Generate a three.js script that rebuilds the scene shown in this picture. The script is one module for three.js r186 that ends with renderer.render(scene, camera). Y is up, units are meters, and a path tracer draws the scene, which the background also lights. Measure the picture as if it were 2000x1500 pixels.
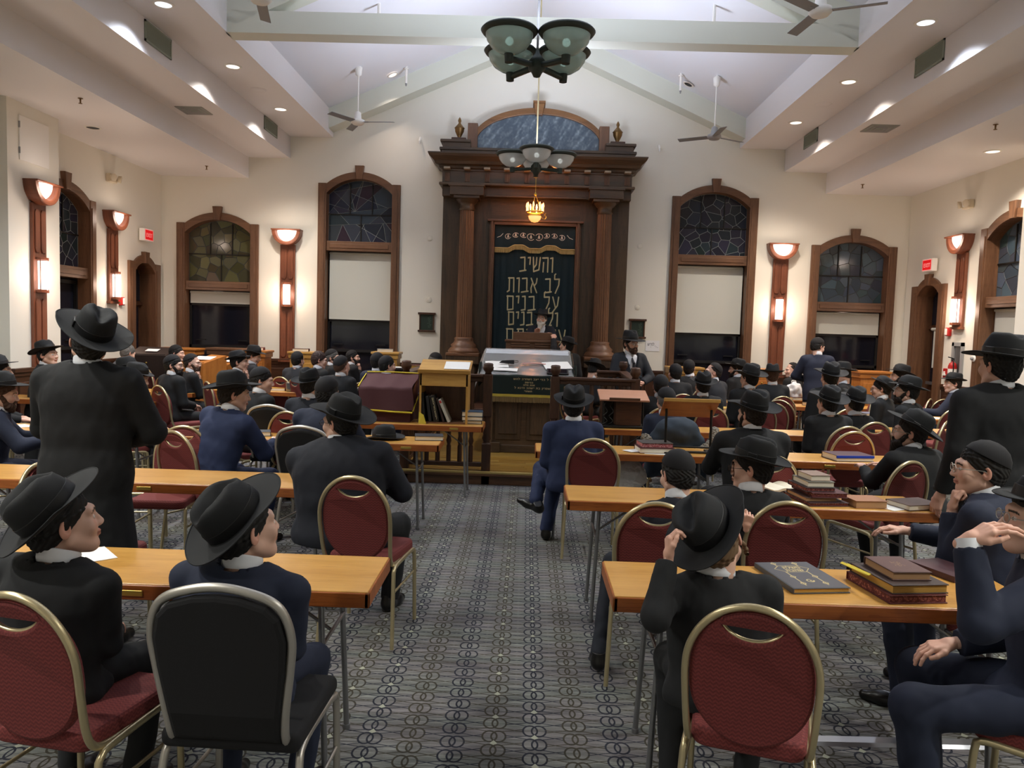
import * as THREE from 'three';
import { mergeGeometries } from 'three/addons/utils/BufferGeometryUtils.js';
import { RoundedBoxGeometry } from 'three/addons/geometries/RoundedBoxGeometry.js';
import { ImprovedNoise } from 'three/addons/math/ImprovedNoise.js';

// ---------------------------------------------------------------- camera, sky, exposure
const scene = new THREE.Scene();
const EYE = 1.75;
const camera = new THREE.PerspectiveCamera(53.13, 4 / 3, 0.05, 60);
camera.position.set(0, EYE, 0);
camera.rotation.set(-0.07113, 0.01775, 0.031, 'YXZ');
camera.updateMatrixWorld(true);
scene.background = new THREE.Color(0x05060a);          // night outside the windows
const renderer = new THREE.WebGLRenderer({ antialias: true });
renderer.toneMapping = THREE.LinearToneMapping;
renderer.toneMappingExposure = 1.27;
renderer.shadowMap.enabled = true;
const POWER = { spot: 26, up: 5.5, bowl: .4, tube: .8 };   // lamp intensities, used by the lamp builders

// ---------------------------------------------------------------- helpers
let seed = 20240117;
const rnd = () => { seed = (seed + 0x6D2B79F5) | 0; let t = Math.imul(seed ^ (seed >>> 15), 1 | seed); t = (t + Math.imul(t ^ (t >>> 7), 61 | t)) ^ t; return ((t ^ (t >>> 14)) >>> 0) / 4294967296; };
const V = (x, y, z) => new THREE.Vector3(x, y, z);
const R = Math.PI / 180, { sin, cos, abs, min, max, sqrt, hypot, PI, floor, exp } = Math;
const clamp = (x, a = 0, b = 1) => min(b, max(a, x)), mix = (a, b, t) => a + (b - a) * t, sstep = (a, b, x) => { const t = clamp((x - a) / (b - a)); return t * t * (3 - 2 * t); };
// a pixel of the photograph (2000 x 1500) as a sight line, met with a plane of known height or depth
function sight(px, py) { return V((px - 1000) / 1500, (750 - py) / 1500, -1).applyQuaternion(camera.quaternion); }
function atDepth(px, py, d) { const r = sight(px, py); return r.multiplyScalar(-d / r.z).add(camera.position); }
function atHeight(px, py, h) { const r = sight(px, py); return r.multiplyScalar((h - EYE) / r.y).add(camera.position); }

const used = {};
const numbered = (n) => { const k = used[n] = (used[n] ?? -1) + 1; return k ? n + '_' + String(k).padStart(3, '0') : n; };
function tag(o, label, category, group) { o.userData = { label, category }; if (group) o.userData.group = group; return o; }
function thing(name, label, category, p = [0, 0, 0], turn = 0, group) {
  const o = new THREE.Group(); o.name = numbered(name); scene.add(o); o.position.set(...p); o.rotation.y = turn;
  return tag(o, label, category, group);
}
function flat(g) { // position, normal and uv only, not indexed: ready to merge
  let h = g.index ? g.toNonIndexed() : g;
  for (const k of Object.keys(h.attributes)) if (!['position', 'normal', 'uv', 'color'].includes(k)) h.deleteAttribute(k);
  if (!h.attributes.normal) h.computeVertexNormals();
  if (!h.attributes.uv) h.setAttribute('uv', new THREE.BufferAttribute(new Float32Array(h.attributes.position.count * 2), 2));
  return h;
}
const merge = (a) => Array.isArray(a) ? (a.length > 1 ? mergeGeometries(a.map(flat)) : a[0]) : a;
function mesh(name, g, m, parent) {
  const o = new THREE.Mesh(merge(g), m); o.name = parent ? name : numbered(name); o.castShadow = o.receiveShadow = true; (parent || scene).add(o); return o;
}
function struct(name, g, m, parent) { const o = mesh(name, g, m, parent); if (!parent) o.userData.kind = 'structure'; return o; }
function structGroup(name, p = [0, 0, 0], turn = 0) { const o = new THREE.Group(); o.name = name; scene.add(o); o.position.set(...p); o.rotation.y = turn; o.userData.kind = 'structure'; return o; }
// uv in metres on the plane each face is closest to, u along the longest side (wood grain)
function grain(g, turn = false) {
  g = flat(merge(g)); g.computeBoundingBox();
  const b = g.boundingBox, d = [b.max.x - b.min.x, b.max.y - b.min.y, b.max.z - b.min.z];
  let L = d.indexOf(max(...d)); if (turn) L = (L + 1) % 3;
  const p = g.attributes.position.array, uv = new Float32Array(p.length / 3 * 2), o = [rnd(), rnd()];
  for (let i = 0; i < p.length; i += 9) {
    const e = [p[i + 3] - p[i], p[i + 4] - p[i + 1], p[i + 5] - p[i + 2]], f = [p[i + 6] - p[i], p[i + 7] - p[i + 1], p[i + 8] - p[i + 2]];
    const n = [abs(e[1] * f[2] - e[2] * f[1]), abs(e[2] * f[0] - e[0] * f[2]), abs(e[0] * f[1] - e[1] * f[0])], N = n.indexOf(max(...n));
    const ax = [0, 1, 2].filter((a) => a !== N); const u = ax.includes(L) ? L : ax[0], v = ax.find((a) => a !== u);
    for (let k = 0; k < 3; k++) { uv[(i / 3 + k) * 2] = p[i + k * 3 + u] + o[0]; uv[(i / 3 + k) * 2 + 1] = p[i + k * 3 + v] + o[1]; }
  }
  g.setAttribute('uv', new THREE.BufferAttribute(uv, 2)); return g;
}
const wood = (name, g, m, parent, turn) => mesh(name, grain(g, turn), m, parent);
function box(w, h, d, x = 0, y = 0, z = 0, rx = 0, ry = 0, rz = 0) { const g = new THREE.BoxGeometry(w, h, d); if (rx) g.rotateX(rx); if (ry) g.rotateY(ry); if (rz) g.rotateZ(rz); return g.translate(x, y, z); }
function span(x0, x1, y0, y1, z0, z1) { return box(x1 - x0, y1 - y0, z1 - z0, (x0 + x1) / 2, (y0 + y1) / 2, (z0 + z1) / 2); }
function rbox(w, h, d, r, x = 0, y = 0, z = 0, n = 2) { return new RoundedBoxGeometry(w, h, d, n, r).translate(x, y, z); }
function rspan(x0, x1, y0, y1, z0, z1, r = 0.006) { return rbox(x1 - x0, y1 - y0, z1 - z0, r, (x0 + x1) / 2, (y0 + y1) / 2, (z0 + z1) / 2, 1); }
function cyl(r0, r1, h, x = 0, y = 0, z = 0, n = 20) { return new THREE.CylinderGeometry(r1, r0, h, n).translate(x, y, z); }  // r0 at the bottom
function bar(a, b, r, n = 8, r2 = r) { const d = b.clone().sub(a), g = new THREE.CylinderGeometry(r2, r, d.length(), n); g.applyQuaternion(new THREE.Quaternion().setFromUnitVectors(V(0, 1, 0), d.clone().normalize())); const c = a.clone().add(b).multiplyScalar(.5); return g.translate(c.x, c.y, c.z); }
function tube(pts, r, seg = 40, n = 8, closed = false, ten = 0.5) { return new THREE.TubeGeometry(new THREE.CatmullRomCurve3(pts.map((p) => p.isVector3 ? p : V(...p)), closed, 'catmullrom', ten), seg, r, n, closed); }
function lathe(prof, n = 28, x = 0, y = 0, z = 0) { return new THREE.LatheGeometry(prof.map((p) => new THREE.Vector2(p[0], p[1])), n).translate(x, y, z); }
function prism(pts, depth, holes = [], bevel = 0) { // outline in xy, thickness from z = 0 to depth
  const s = new THREE.Shape(pts.map((p) => new THREE.Vector2(p[0], p[1]))); holes.forEach((h) => s.holes.push(new THREE.Path(h.map((p) => new THREE.Vector2(p[0], p[1])))));
  const g = new THREE.ExtrudeGeometry(s, { depth: depth - 2 * bevel, bevelEnabled: bevel > 0, bevelSize: bevel, bevelThickness: bevel, bevelOffset: -bevel, bevelSegments: 2, curveSegments: 12 });
  return g.translate(0, 0, bevel);
}
function arc(cx, cy, rx, ry, a0, a1, n = 24) { const o = []; for (let i = 0; i <= n; i++) { const a = (a0 + (a1 - a0) * i / n) * R; o.push([cx + rx * cos(a), cy + ry * sin(a)]); } return o; }
// points of a segmental arch from (-a, y0) up by rise and down to (a, y0)
function archPts(a, y0, rise, n = 16) { const r = (a * a + rise * rise) / (2 * rise), t = Math.asin(a / r), o = []; for (let i = 0; i <= n; i++) { const q = -t + 2 * t * i / n; o.push([r * sin(q), y0 + rise - r + r * cos(q)]); } return o; }

// ---------------------------------------------------------------- textures
const NZ = new ImprovedNoise();
const hash = (x, y) => { let h = Math.imul(x | 0, 374761393) + Math.imul(y | 0, 668265263); h = Math.imul(h ^ (h >>> 13), 1274126177); return ((h ^ (h >>> 16)) >>> 0) / 4294967296; };
function vnoise(x, y, px, py) { const xi = floor(x), yi = floor(y), f = x - xi, g = y - yi, u = f * f * (3 - 2 * f), v = g * g * (3 - 2 * g), w = (a, p) => ((a % p) + p) % p; const a = w(xi, px), b = w(xi + 1, px), c = w(yi, py), d = w(yi + 1, py); return mix(mix(hash(a, c), hash(b, c), u), mix(hash(a, d), hash(b, d), u), v); }
function tex(w, h, fn, sx = 1, sy = 1) { // fn(u, v) -> sRGB 0..255; the picture covers sx by sy metres
  const d = new Uint8Array(w * h * 4);
  for (let j = 0; j < h; j++) for (let i = 0; i < w; i++) { const c = fn((i + .5) / w, (j + .5) / h), k = (j * w + i) * 4; d[k] = clamp(c[0], 0, 255); d[k + 1] = clamp(c[1], 0, 255); d[k + 2] = clamp(c[2], 0, 255); d[k + 3] = 255; }
  const t = new THREE.DataTexture(d, w, h); t.colorSpace = THREE.SRGBColorSpace; t.wrapS = t.wrapT = THREE.RepeatWrapping; t.magFilter = THREE.LinearFilter; t.minFilter = THREE.LinearMipmapLinearFilter; t.generateMipmaps = true; t.repeat.set(1 / sx, 1 / sy); t.needsUpdate = true; return t;
}
const mix3 = (a, b, t) => [mix(a[0], b[0], t), mix(a[1], b[1], t), mix(a[2], b[2], t)];
const woodTex = (dark, light, contrast = 1) => tex(512, 512, (u, v) => {
  const warp = vnoise(u * 3, v * 3, 3, 3) * .05, rings = vnoise(u * 2, (v + warp) * 26, 2, 26), fine = vnoise(u * 10, v * 160, 10, 160), pore = vnoise(u * 14, v * 250, 14, 250), broad = vnoise(u * 2, v * 5, 2, 5);
  return mix3(dark, light, clamp(.5 + contrast * (.5 * (rings - .5) + .35 * (fine - .5) + .4 * (broad - .5) - (pore > .78 ? .3 : 0))));
});
const lin = (h) => new THREE.Color(h);
const std = (color, roughness = .7, metalness = 0, x = {}) => new THREE.MeshStandardMaterial({ color, roughness, metalness, ...x });
const phys = (color, roughness, x = {}) => new THREE.MeshPhysicalMaterial({ color, roughness, ...x });
const M = {
  wall: std(0xebe8dc, .62), soffit: std(0xebe9ea, .5), ceiling: std(0xe9ecf2, .8), beam: std(0xdcdfd2, .65),
  darkWood: std(0xffffff, .42, 0, { map: woodTex([50, 30, 20], [92, 58, 36]) }),
  arkWood: std(0xffffff, .42, 0, { map: woodTex([56, 43, 31], [98, 75, 52]) }),
  colWood: std(0xffffff, .4, 0, { map: woodTex([88, 58, 38], [132, 92, 62]) }),
  trimWood: std(0xffffff, .42, 0, { map: woodTex([88, 60, 42], [128, 92, 66]) }),
  redWood: std(0xffffff, .4, 0, { map: woodTex([98, 54, 36], [144, 86, 60]) }),
  apron: std(0xffffff, .38, 0, { map: woodTex([128, 66, 26], [184, 108, 48]) }),
  top: phys(0xffffff, .3, { map: woodTex([184, 130, 58], [222, 172, 92], .8), clearcoat: .25, clearcoatRoughness: .3 }),
  yellowWood: std(0xffffff, .4, 0, { map: woodTex([176, 128, 58], [216, 172, 96], .9) }),
  orangeWood: std(0xffffff, .4, 0, { map: woodTex([160, 96, 40], [206, 138, 66], .9) }),
  plank: [0, 1, 2].map((i) => std([0xffffff, 0xe6dcc8, 0xf6ecd0][i], .3, 0, { map: null })),
  gold: std(0xc4b690, .3, .75), silver: std(0xb8b4ac, .38, .8), steel: std(0x8d8e90, .4, .8), brass: std(0xc8ac58, .35, .8), iron: std(0x15130f, .5, .3), bronze: std(0x7a5c34, .4, .6),
  black: std(0x0c0c0e, .6), blackFabric: std(0x0d0d10, .9), white: std(0xf2f0ea, .6), paper: std(0xf2f2ee, .8), grey: std(0x9a9a9a, .5),
  felt: phys(0x15171a, .82, { sheen: .35, sheenRoughness: .55, sheenColor: new THREE.Color(0x3a4548) }), ribbon: phys(0x0b0b0d, .5, { sheen: .3, sheenColor: new THREE.Color(0x333338) }), velvet: phys(0x0c0b0f, .85, { sheen: .3, sheenColor: new THREE.Color(0x33323a) }),
  glassDark: phys(0x191b25, .08, { specularIntensity: .8 }), lead: std(0x4b4f52, .5, .5), leadPale: std(0x8f9896, .5, .3), blind: std(0xced0c8, .85),
  shoe: std(0x0b0a0a, .32), shirt: std(0xe9ecf2, .75), red: std(0xb01a18, .45), vent: std(0x98a396, .6, .2),
  skin: std(0xffffff, .55, 0, { vertexColors: true }), glow: (c, i) => std(0xfff4e4, .6, 0, { emissive: new THREE.Color(c), emissiveIntensity: i }),
};
{ const t = woodTex([112, 86, 38], [158, 126, 62], .9); M.plank.forEach((m) => { m.map = t; }); }
M.pad = std(0xffffff, .85, 0, { map: tex(128, 128, (u, v) => { const z = abs(((v * 12 + abs(((u * 8) % 1) - .5) * 1.2) % 1) - .5); const n = hash(floor(u * 128), floor(v * 128)); return mix3([92, 34, 34], [140, 64, 60], clamp(z * 1.4 + (n - .5) * .6)); }, .16, .16) });
M.padBack = std(0xffffff, .8, 0, { map: M.pad.map });
M.marble = std(0xffffff, .22, 0, { map: tex(512, 512, (u, v) => { const w = vnoise(u * 5, v * 5, 5, 5) * 3 + vnoise(u * 16, v * 16, 16, 16) * 1.2; const s = abs(sin((u * 9 - v * 4 + w * .35) * PI)), f = vnoise((u - v * .3) * 40 + 80, v * 12, 40, 12) * .6 + vnoise(u * 60, v * 40, 60, 40) * .4; return mix3([70, 84, 98], [164, 178, 186], clamp(Math.pow(1 - s, 2) * .55 * f + f * f * .6 + w * .03 - .1)); }, 1.6, 1.2) });
M.carpet = std(0xffffff, .95, 0, { map: tex(1024, 1024, (u, v) => {
  const x = u * .7, z = v * .66, st = vnoise(u * 6, v * 60, 6, 60) * .6 + vnoise(u * 14, v * 150, 14, 150) * .4, hue = vnoise(u * 3, v * 9, 3, 9);
  let c = mix3(mix3([78, 81, 78], [150, 155, 147], st), mix3([84, 78, 82], [140, 132, 136], st), hue * .8);
  for (let i = -1; i < 5; i++) {
    const xc = .0875 + .175 * i, dx = x - xc; if (abs(dx) > .15) continue;
    const odd = ((i % 2) + 2) % 2, ink = odd ? [58, 54, 42] : [26, 30, 44], off = odd ? .0 : .055;
    for (let j = -1; j < 7; j++) {
      const zc = off + .11 * j, dz = z - zc;
      for (const s of [-1, 1]) { const r = hypot((dx - s * .019) / .031, dz / .043); if (abs(r - 1) < .13) c = ink; }
      if (abs(dx) < .13) for (const s of [-1, 1]) { const q = dz - .055 - s * .016 * cos(dx / .175 * PI); if (abs(q) < .0028) c = mix3(c, ink, .85); }
      if ((i * 5 + j * 3 + 30) % 6 === 0 && abs(dx) / .016 + abs(dz - .055) / .024 < 1) c = [168, 170, 152];
    }
  }
  const n = (hash(i32(u * 1024), i32(v * 1024)) - .5) * 22; return [c[0] + n, c[1] + n, c[2] + n];
}, .7, .66) });
function i32(x) { return x | 0; }
M.carpet.bumpMap = tex(256, 256, (u, v) => { const n = hash(floor(u * 256), floor(v * 256)) * 255; return [n, n, n]; }, .12, .12); M.carpet.bumpMap.colorSpace = THREE.NoColorSpace; M.carpet.bumpScale = .0015;

function canvasTex(w, h, draw) { const c = document.createElement('canvas'); c.width = w; c.height = h; const x = c.getContext('2d'); draw(x, w, h); const t = new THREE.CanvasTexture(c); t.colorSpace = THREE.SRGBColorSpace; t.needsUpdate = true; return t; }
// square letters as pen strokes: [width, stroke, stroke ...], y from 0 (top) to 1 (base line)
const GLYPH = {
  v: [.34, [[.02, .03], [.26, 0], [.25, 1]]], y: [.34, [[.02, .03], [.26, 0], [.22, .48]]], h: [.72, [[.02, .02], [.64, 0], [.63, 1]], [[.14, .34], [.1, 1]]],
  s: [.92, [[.06, 0], [.14, 1], [.74, .86], [.86, 0]], [[.46, 0], [.42, .5], [.14, .76]]], b: [.72, [[.06, .03], [.54, 0], [.56, .93]], [[0, 1], [.7, .92]]],
  l: [.66, [[.2, -.36], [.1, -.3], [.1, .02], [.6, 0], [.56, .42], [.22, 1]]], a: [.8, [[.08, 0], [.7, 1]], [[.7, 0], [.64, .32], [.44, .52]], [[.22, .36], [.08, .7], [.12, 1]]],
  t: [.78, [[.1, .02], [.66, 0], [.68, 1]], [[.2, 0], [.2, .9], [0, 1]]], o: [.72, [[.08, 0], [.36, .72]], [[.66, 0], [.56, .6], [.06, 1.12]]],
  n: [.48, [[.08, .02], [.34, 0], [.37, .95], [0, 1]]], m: [.74, [[.08, 0], [.1, 1], [.64, .94], [.62, .02], [.02, .02]]], r: [.6, [[.02, .02], [.5, 0], [.52, 1]]], k: [.66, [[.04, .02], [.6, 0], [.44, .8]], [[.14, .4], [.12, 1.3]]], "'": [.2, [[.14, 0], [.04, .3]]], ' ': [.36],
};
function glyphs(x, word, right, top, h, lw, gap = .16, squeeze = 1) { // written from the right edge to the left
  x.lineWidth = lw; x.lineJoin = x.lineCap = 'round'; let at = right;
  for (const ch of word) { const g = GLYPH[ch]; at -= g[0] * h * squeeze; for (const s of g.slice(1)) { x.beginPath(); s.forEach((p, i) => x[i ? 'lineTo' : 'moveTo'](at + p[0] * h * squeeze, top + p[1] * h)); x.stroke(); } at -= gap * h * squeeze; }
  return at;
}
const wordWidth = (word, h, gap = .16, squeeze = 1) => [...word].reduce((s, c) => s + (GLYPH[c][0] + gap) * h * squeeze, -gap * h * squeeze);
// ---------------------------------------------------------------- the room
const XL = -6.95, XR = 7.0, ZF = -14.5, ZB = 4.0;
const WIN = [
  { n: 1, c: -5.87, a: .62, base: .45, spring: 3.38, rise: .25, tr: [2.31, 2.48], blind: 2.08, style: 'painted' },
  { n: 2, c: -3.21, a: .615, base: .45, spring: 4.18, rise: .27, tr: [3.12, 3.30], blind: 1.85, style: 'star' },
  { n: 3, c: 3.4, a: .64, base: .45, spring: 4.12, rise: .27, tr: [3.06, 3.24], blind: 1.80, style: 'curves' },
  { n: 4, c: 6.0, a: .63, base: .45, spring: 3.30, rise: .25, tr: [2.27, 2.44], blind: 1.86, style: 'hills' },
];
const openHole = (c, a, base, spring, rise, s = 1) => [[c - a - .06, base], [c + a + .06, base], ...archPts(a + .06, spring, rise + .03).reverse().map((p) => [c + p[0], p[1]])];
struct('floor', (() => { const g = new THREE.PlaneGeometry(14.7, 19.4).rotateX(-PI / 2).translate(0, 0, -5.4), p = g.attributes.position, uv = g.attributes.uv; for (let i = 0; i < p.count; i++) uv.setXY(i, p.getX(i), p.getZ(i)); return [g, span(-7.35, 7.35, -.3, -.02, -15, 4.3)]; })(), M.carpet);
struct('wall_front', prism([[-7.4, -.2], [7.4, -.2], [7.4, 7.8], [-7.4, 7.8]], .35, WIN.map((w) => openHole(w.c, w.a, w.base, w.spring, w.rise))).translate(0, 0, ZF - .35), M.wall);
const SW = { a: .62, base: .45, spring: 3.38, rise: .25 }, SD = { a: .36, base: .02, spring: 2.56, rise: .18 };
struct('wall_left', prism([[-4.3, -.2], [14.6, -.2], [14.6, 4.7], [-4.3, 4.7]], .35, [openHole(11.45, SW.a, SW.base, SW.spring, SW.rise), openHole(13.82, SD.a, SD.base, SD.spring, SD.rise)]).translate(0, 0, -.35).rotateY(PI / 2).translate(XL, 0, 0), M.wall);
struct('wall_right', prism([[-14.6, -.2], [4.3, -.2], [4.3, 4.7], [-14.6, 4.7]], .35, [openHole(-11.36, SW.a, SW.base, SW.spring - .05, SW.rise), openHole(-13.62, SD.a, SD.base, SD.spring, SD.rise)]).translate(0, 0, -.35).rotateY(-PI / 2).translate(XR, 0, 0), M.wall);
struct('wall_back', span(-7.4, 7.4, -.2, 7.8, ZB, ZB + .3), M.wall);
struct('pier_left', span(XL - .05, -6.5, 0, 4.43, -10.6, -9.55), M.wall);
struct('pier_right', span(6.55, XR + .05, 0, 4.43, -10.5, -9.45), M.wall);
const soff = (sgn, x0, x1, x2, x3) => prism([[sgn * x0, 4.42], [sgn * x1, 4.42], [sgn * x1, 4.8], [sgn * x2, 4.8], [sgn * x2, 5.2], [sgn * x3, 5.2], [sgn * x3, 5.72], [sgn * x0, 5.72]].map((p) => p), 18.9).translate(0, 0, -14.6);
struct('soffit_left', soff(-1, 7.2, 5.3, 4.52, 3.72), M.soffit);
struct('soffit_right', soff(1, 7.2, 5.42, 4.64, 3.8), M.soffit);
struct('ceiling', [prism([[-4.3, 5.65 - .26], [.04, 7.3], [.04, 7.55], [-4.3, 5.65]], 18.9).translate(0, 0, -14.6), prism([[.04, 7.3], [4.4, 5.65 - .26], [4.4, 5.65], [.04, 7.55]], 18.9).translate(0, 0, -14.6)], M.ceiling);
const raft = (s, x, d, z0, z1, drop) => prism([[.04, 7.32 - drop], [.04, 7.32], [s * x, 5.66], [s * x, 5.66 - drop]].map((p) => p), z1 - z0).translate(0, 0, z0);
[[-14.5, -14.15, .38], [-9.68, -9.42, .42]].forEach(([z0, z1, d], i) => { struct('rafter_beam', raft(-1, 3.74, 0, z0, z1, d), M.beam); struct('rafter_beam', raft(1, 3.84, 0, z0, z1, d), M.beam); });
struct('tie_beam', span(-3.74, 3.82, 5.2, 5.46, -9.68, -9.42), M.beam);

// wainscot with a cap rail
let trimN = 0;
function wainscot(g0, w, x, z, turn) {
  const t = structGroup('trim_' + (++trimN), [x, 0, z], turn);
  wood('wainscot_panel', [span(0, w, .0, 1.0, 0, .03), ...(w > .6 ? [rspan(.1, w / 2 - .05, .2, .88, .0, .05, .01), rspan(w / 2 + .05, w - .1, .2, .88, 0, .05, .01)] : [])], M.darkWood, t);
  wood('cap_rail', [rspan(0, w, 1.0, 1.06, 0, .06, .01), span(0, w, .96, 1.0, 0, .045)], M.darkWood, t);
}
[[-6.95, -6.66], [-5.08, -4.0], [-2.42, -1.62], [1.8, 2.58], [4.22, 5.2], [6.8, 7.0]].forEach(([a, b]) => wainscot(0, b - a, a, ZF, 0));
[[-13.18, -12.24], [-9.55, ZB]].forEach(([a, b]) => wainscot(0, b - a, XL, b, PI / 2));
[[-13.0, -12.16], [-9.45, ZB]].forEach(([a, b]) => wainscot(0, b - a, XR, a, -PI / 2));
wainscot(0, 1.05, -6.5, -9.55, PI / 2); wainscot(0, 1.05, 6.55, -10.5, -PI / 2);

// ---------------------------------------------------------------- stained glass: polygons cut out of the arch
const paneMats = new Map();
const paneMat = (c) => { const k = c.map((v) => Math.round(v / 6) * 6); const id = k.join(); if (!paneMats.has(id)) paneMats.set(id, phys(new THREE.Color(`rgb(${k.join()})`), .14, { specularIntensity: .6 })); return paneMats.get(id); };
function halfPlane(poly, p, n, keep) { const o = [], f = (q) => ((q[0] - p[0]) * n[0] + (q[1] - p[1]) * n[1]) * keep; for (let i = 0; i < poly.length; i++) { const a = poly[i], b = poly[(i + 1) % poly.length], fa = f(a), fb = f(b); if (fa >= 0) o.push(a); if (fa * fb < 0) { const t = fa / (fa - fb); o.push([mix(a[0], b[0], t), mix(a[1], b[1], t)]); } } return o; }
const area = (p) => abs(p.reduce((s, a, i) => { const b = p[(i + 1) % p.length]; return s + a[0] * b[1] - a[1] * b[0]; }, 0)) / 2;
const centre = (p) => p.reduce((s, a) => [s[0] + a[0] / p.length, s[1] + a[1] / p.length], [0, 0]);
function cutBy(polys, p, ang, test) { const n = [-sin(ang), cos(ang)], o = []; for (const q of polys) { if (test && !test(centre(q))) { o.push(q); continue; } const a = halfPlane(q, p, n, 1), b = halfPlane(q, p, n, -1); for (const k of [a, b]) if (k.length > 2 && area(k) > 4e-4) o.push(k); } return o; }
function voronoi(poly, seeds) { return seeds.map((s, i) => { let q = poly; seeds.forEach((t, j) => { if (i !== j && q.length) q = halfPlane(q, [(s[0] + t[0]) / 2, (s[1] + t[1]) / 2], [s[0] - t[0], s[1] - t[1]], 1); }); return q; }).filter((q) => q.length > 2 && area(q) > 3e-4); }
function stained(w, parent) {
  const y0 = w.tr[1], top = w.spring + w.rise, H = top - y0, a = w.a, outline = [[-a, y0], [a, y0], ...archPts(a, w.spring, w.rise, 12).reverse()];
  let polys, color, pale = false;
  const v = (c, s = 14) => { const q = (rnd() - .5) * s; return c.map((k) => k * (1 + q / 60) + (rnd() - .5) * 7); };
  if (w.style === 'star') {
    pale = true; polys = [outline]; const c = [-.12, y0 + H * .5];
    for (const d of [8, 42, 75, 104, 138, 165]) polys = cutBy(polys, c, d * R, (q) => q[1] > y0 + H * .28);
    polys = cutBy(polys, [0, y0 + H * .3], .06); polys = cutBy(polys, [.3, y0 + H * .6], 1.9, (q) => q[0] > .15); polys = cutBy(polys, [-.4, y0 + H * .7], .9, (q) => q[0] < -.2);
    for (const [x, d] of [[-.42, 70], [-.25, 118], [-.05, 60], [.12, 115], [.3, 62], [.46, 100]]) polys = cutBy(polys, [x, y0 + .15], d * R, (q) => q[1] < y0 + H * .31);
    polys = cutBy(polys, [-.2, y0 + H * .62], 1.1, (q) => q[1] > y0 + H * .5 && q[0] < .1); polys = cutBy(polys, [.1, y0 + H * .7], -.35, (q) => q[0] > -.2 && q[1] > y0 + H * .5); polys = cutBy(polys, [.28, y0 + H * .4], .7, (q) => q[1] < y0 + H * .55 && q[1] > y0 + H * .3); polys = cutBy(polys, [-.35, y0 + H * .4], -.8, (q) => q[0] < 0 && q[1] < y0 + H * .55 && q[1] > y0 + H * .3);
    polys = cutBy(polys, [.2, y0 + H * .15], -.5, (q) => q[1] < y0 + H * .2); polys = cutBy(polys, [.35, y0 + H * .45], -.9, (q) => q[0] > .2 && q[1] < y0 + H * .6); polys = cutBy(polys, [-.3, y0 + H * .85], .2, (q) => q[1] > y0 + H * .72);
    color = (q) => v(q[1] < y0 + H * .3 ? [50, 54, 68] : rnd() > .6 ? [58, 66, 78] : rnd() > .8 ? [54, 48, 58] : [46, 50, 64], 12);
  } else {
    const n = w.style === 'curves' ? 44 : 36, sd = []; let guard = 0;
    while (sd.length < n && guard++ < 4000) { const p = [(rnd() * 2 - 1) * a, y0 + rnd() * H]; if (sd.every((q) => hypot((q[0] - p[0]) * 1, (q[1] - p[1]) * 1.25) > .135)) sd.push(p); }
    polys = voronoi(outline, sd); pale = w.style === 'curves';
    for (const f of [-.34, .34]) polys = cutBy(polys, [a * f, y0 + H * .7], PI / 2, (q) => q[1] > y0 + H * .45); polys = cutBy(polys, [0, y0 + H * .45], 0);
    const t = (q) => [(q[0] + a) / (2 * a), (q[1] - y0) / H];
    color = {
      curves: (q) => { const [x, y] = t(q); return v(y < .35 && x < .45 ? [84, 86, 54] : y < .5 ? [46, 58, 84] : hypot(x - .52, y - .62) < .2 ? [108, 98, 56] : [46, 50, 60], 18); },
      painted: (q) => { const [x, y] = t(q); return v(y < .28 && x < .24 ? [196, 112, 62] : y < .36 && x < .26 ? [40, 150, 176] : y < .48 && x < .3 ? [206, 142, 140] : y < .45 && x < .46 ? [128, 116, 66] : y < .45 ? (rnd() > .8 ? [84, 34, 50] : [66, 72, 84]) : x < .62 ? [118, 112, 58] : [84, 82, 62], 34); },
      hills: (q) => { const [x, y] = t(q); return v(y < .16 ? [44, 66, 56] : y < .5 ? (rnd() > .45 ? [70, 76, 104] : [98, 90, 66]) : x < .3 ? [88, 76, 48] : x < .62 ? [106, 90, 70] : [70, 82, 94], 26); },
    }[w.style];
  }
  const bars = [], key = new Set(), zg = -.17;
  for (const q of polys) {
    const c = centre(q), s = q.map((p) => { const l = hypot(c[0] - p[0], c[1] - p[1]) || 1; return [p[0] + (c[0] - p[0]) / l * .004, p[1] + (c[1] - p[1]) / l * .004]; });
    mesh('glass_pane', prism(s, .006).translate(0, 0, zg + rnd() * .002), paneMat(color(q)), parent);
    q.forEach((p, i) => { const b = q[(i + 1) % q.length], k = [p, b].map((e) => e.map((z) => z.toFixed(3)).join()).sort().join('|'); if (key.has(k) || hypot(p[0] - b[0], p[1] - b[1]) < .004) return; key.add(k); bars.push(bar(V(p[0], p[1], zg + .006), V(b[0], b[1], zg + .006), pale ? .0042 : .006, 5)); });
  }
  mesh('lead_came', bars, pale ? M.leadPale : M.lead, parent);
  mesh('saddle_bar', [box(2 * a, .02, .02, 0, y0 + H * .45, zg + .016), ...[-.34, .34].map((f) => box(.018, H * .5, .02, a * f, y0 + H * .7, zg + .016)), box(.018, H * .45, .02, 0, y0 + H * .22, zg + .016)], M.iron, parent);
  mesh('backing_glass', prism(outline, .004).translate(0, 0, zg - .03), M.glassDark, parent);
}
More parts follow.
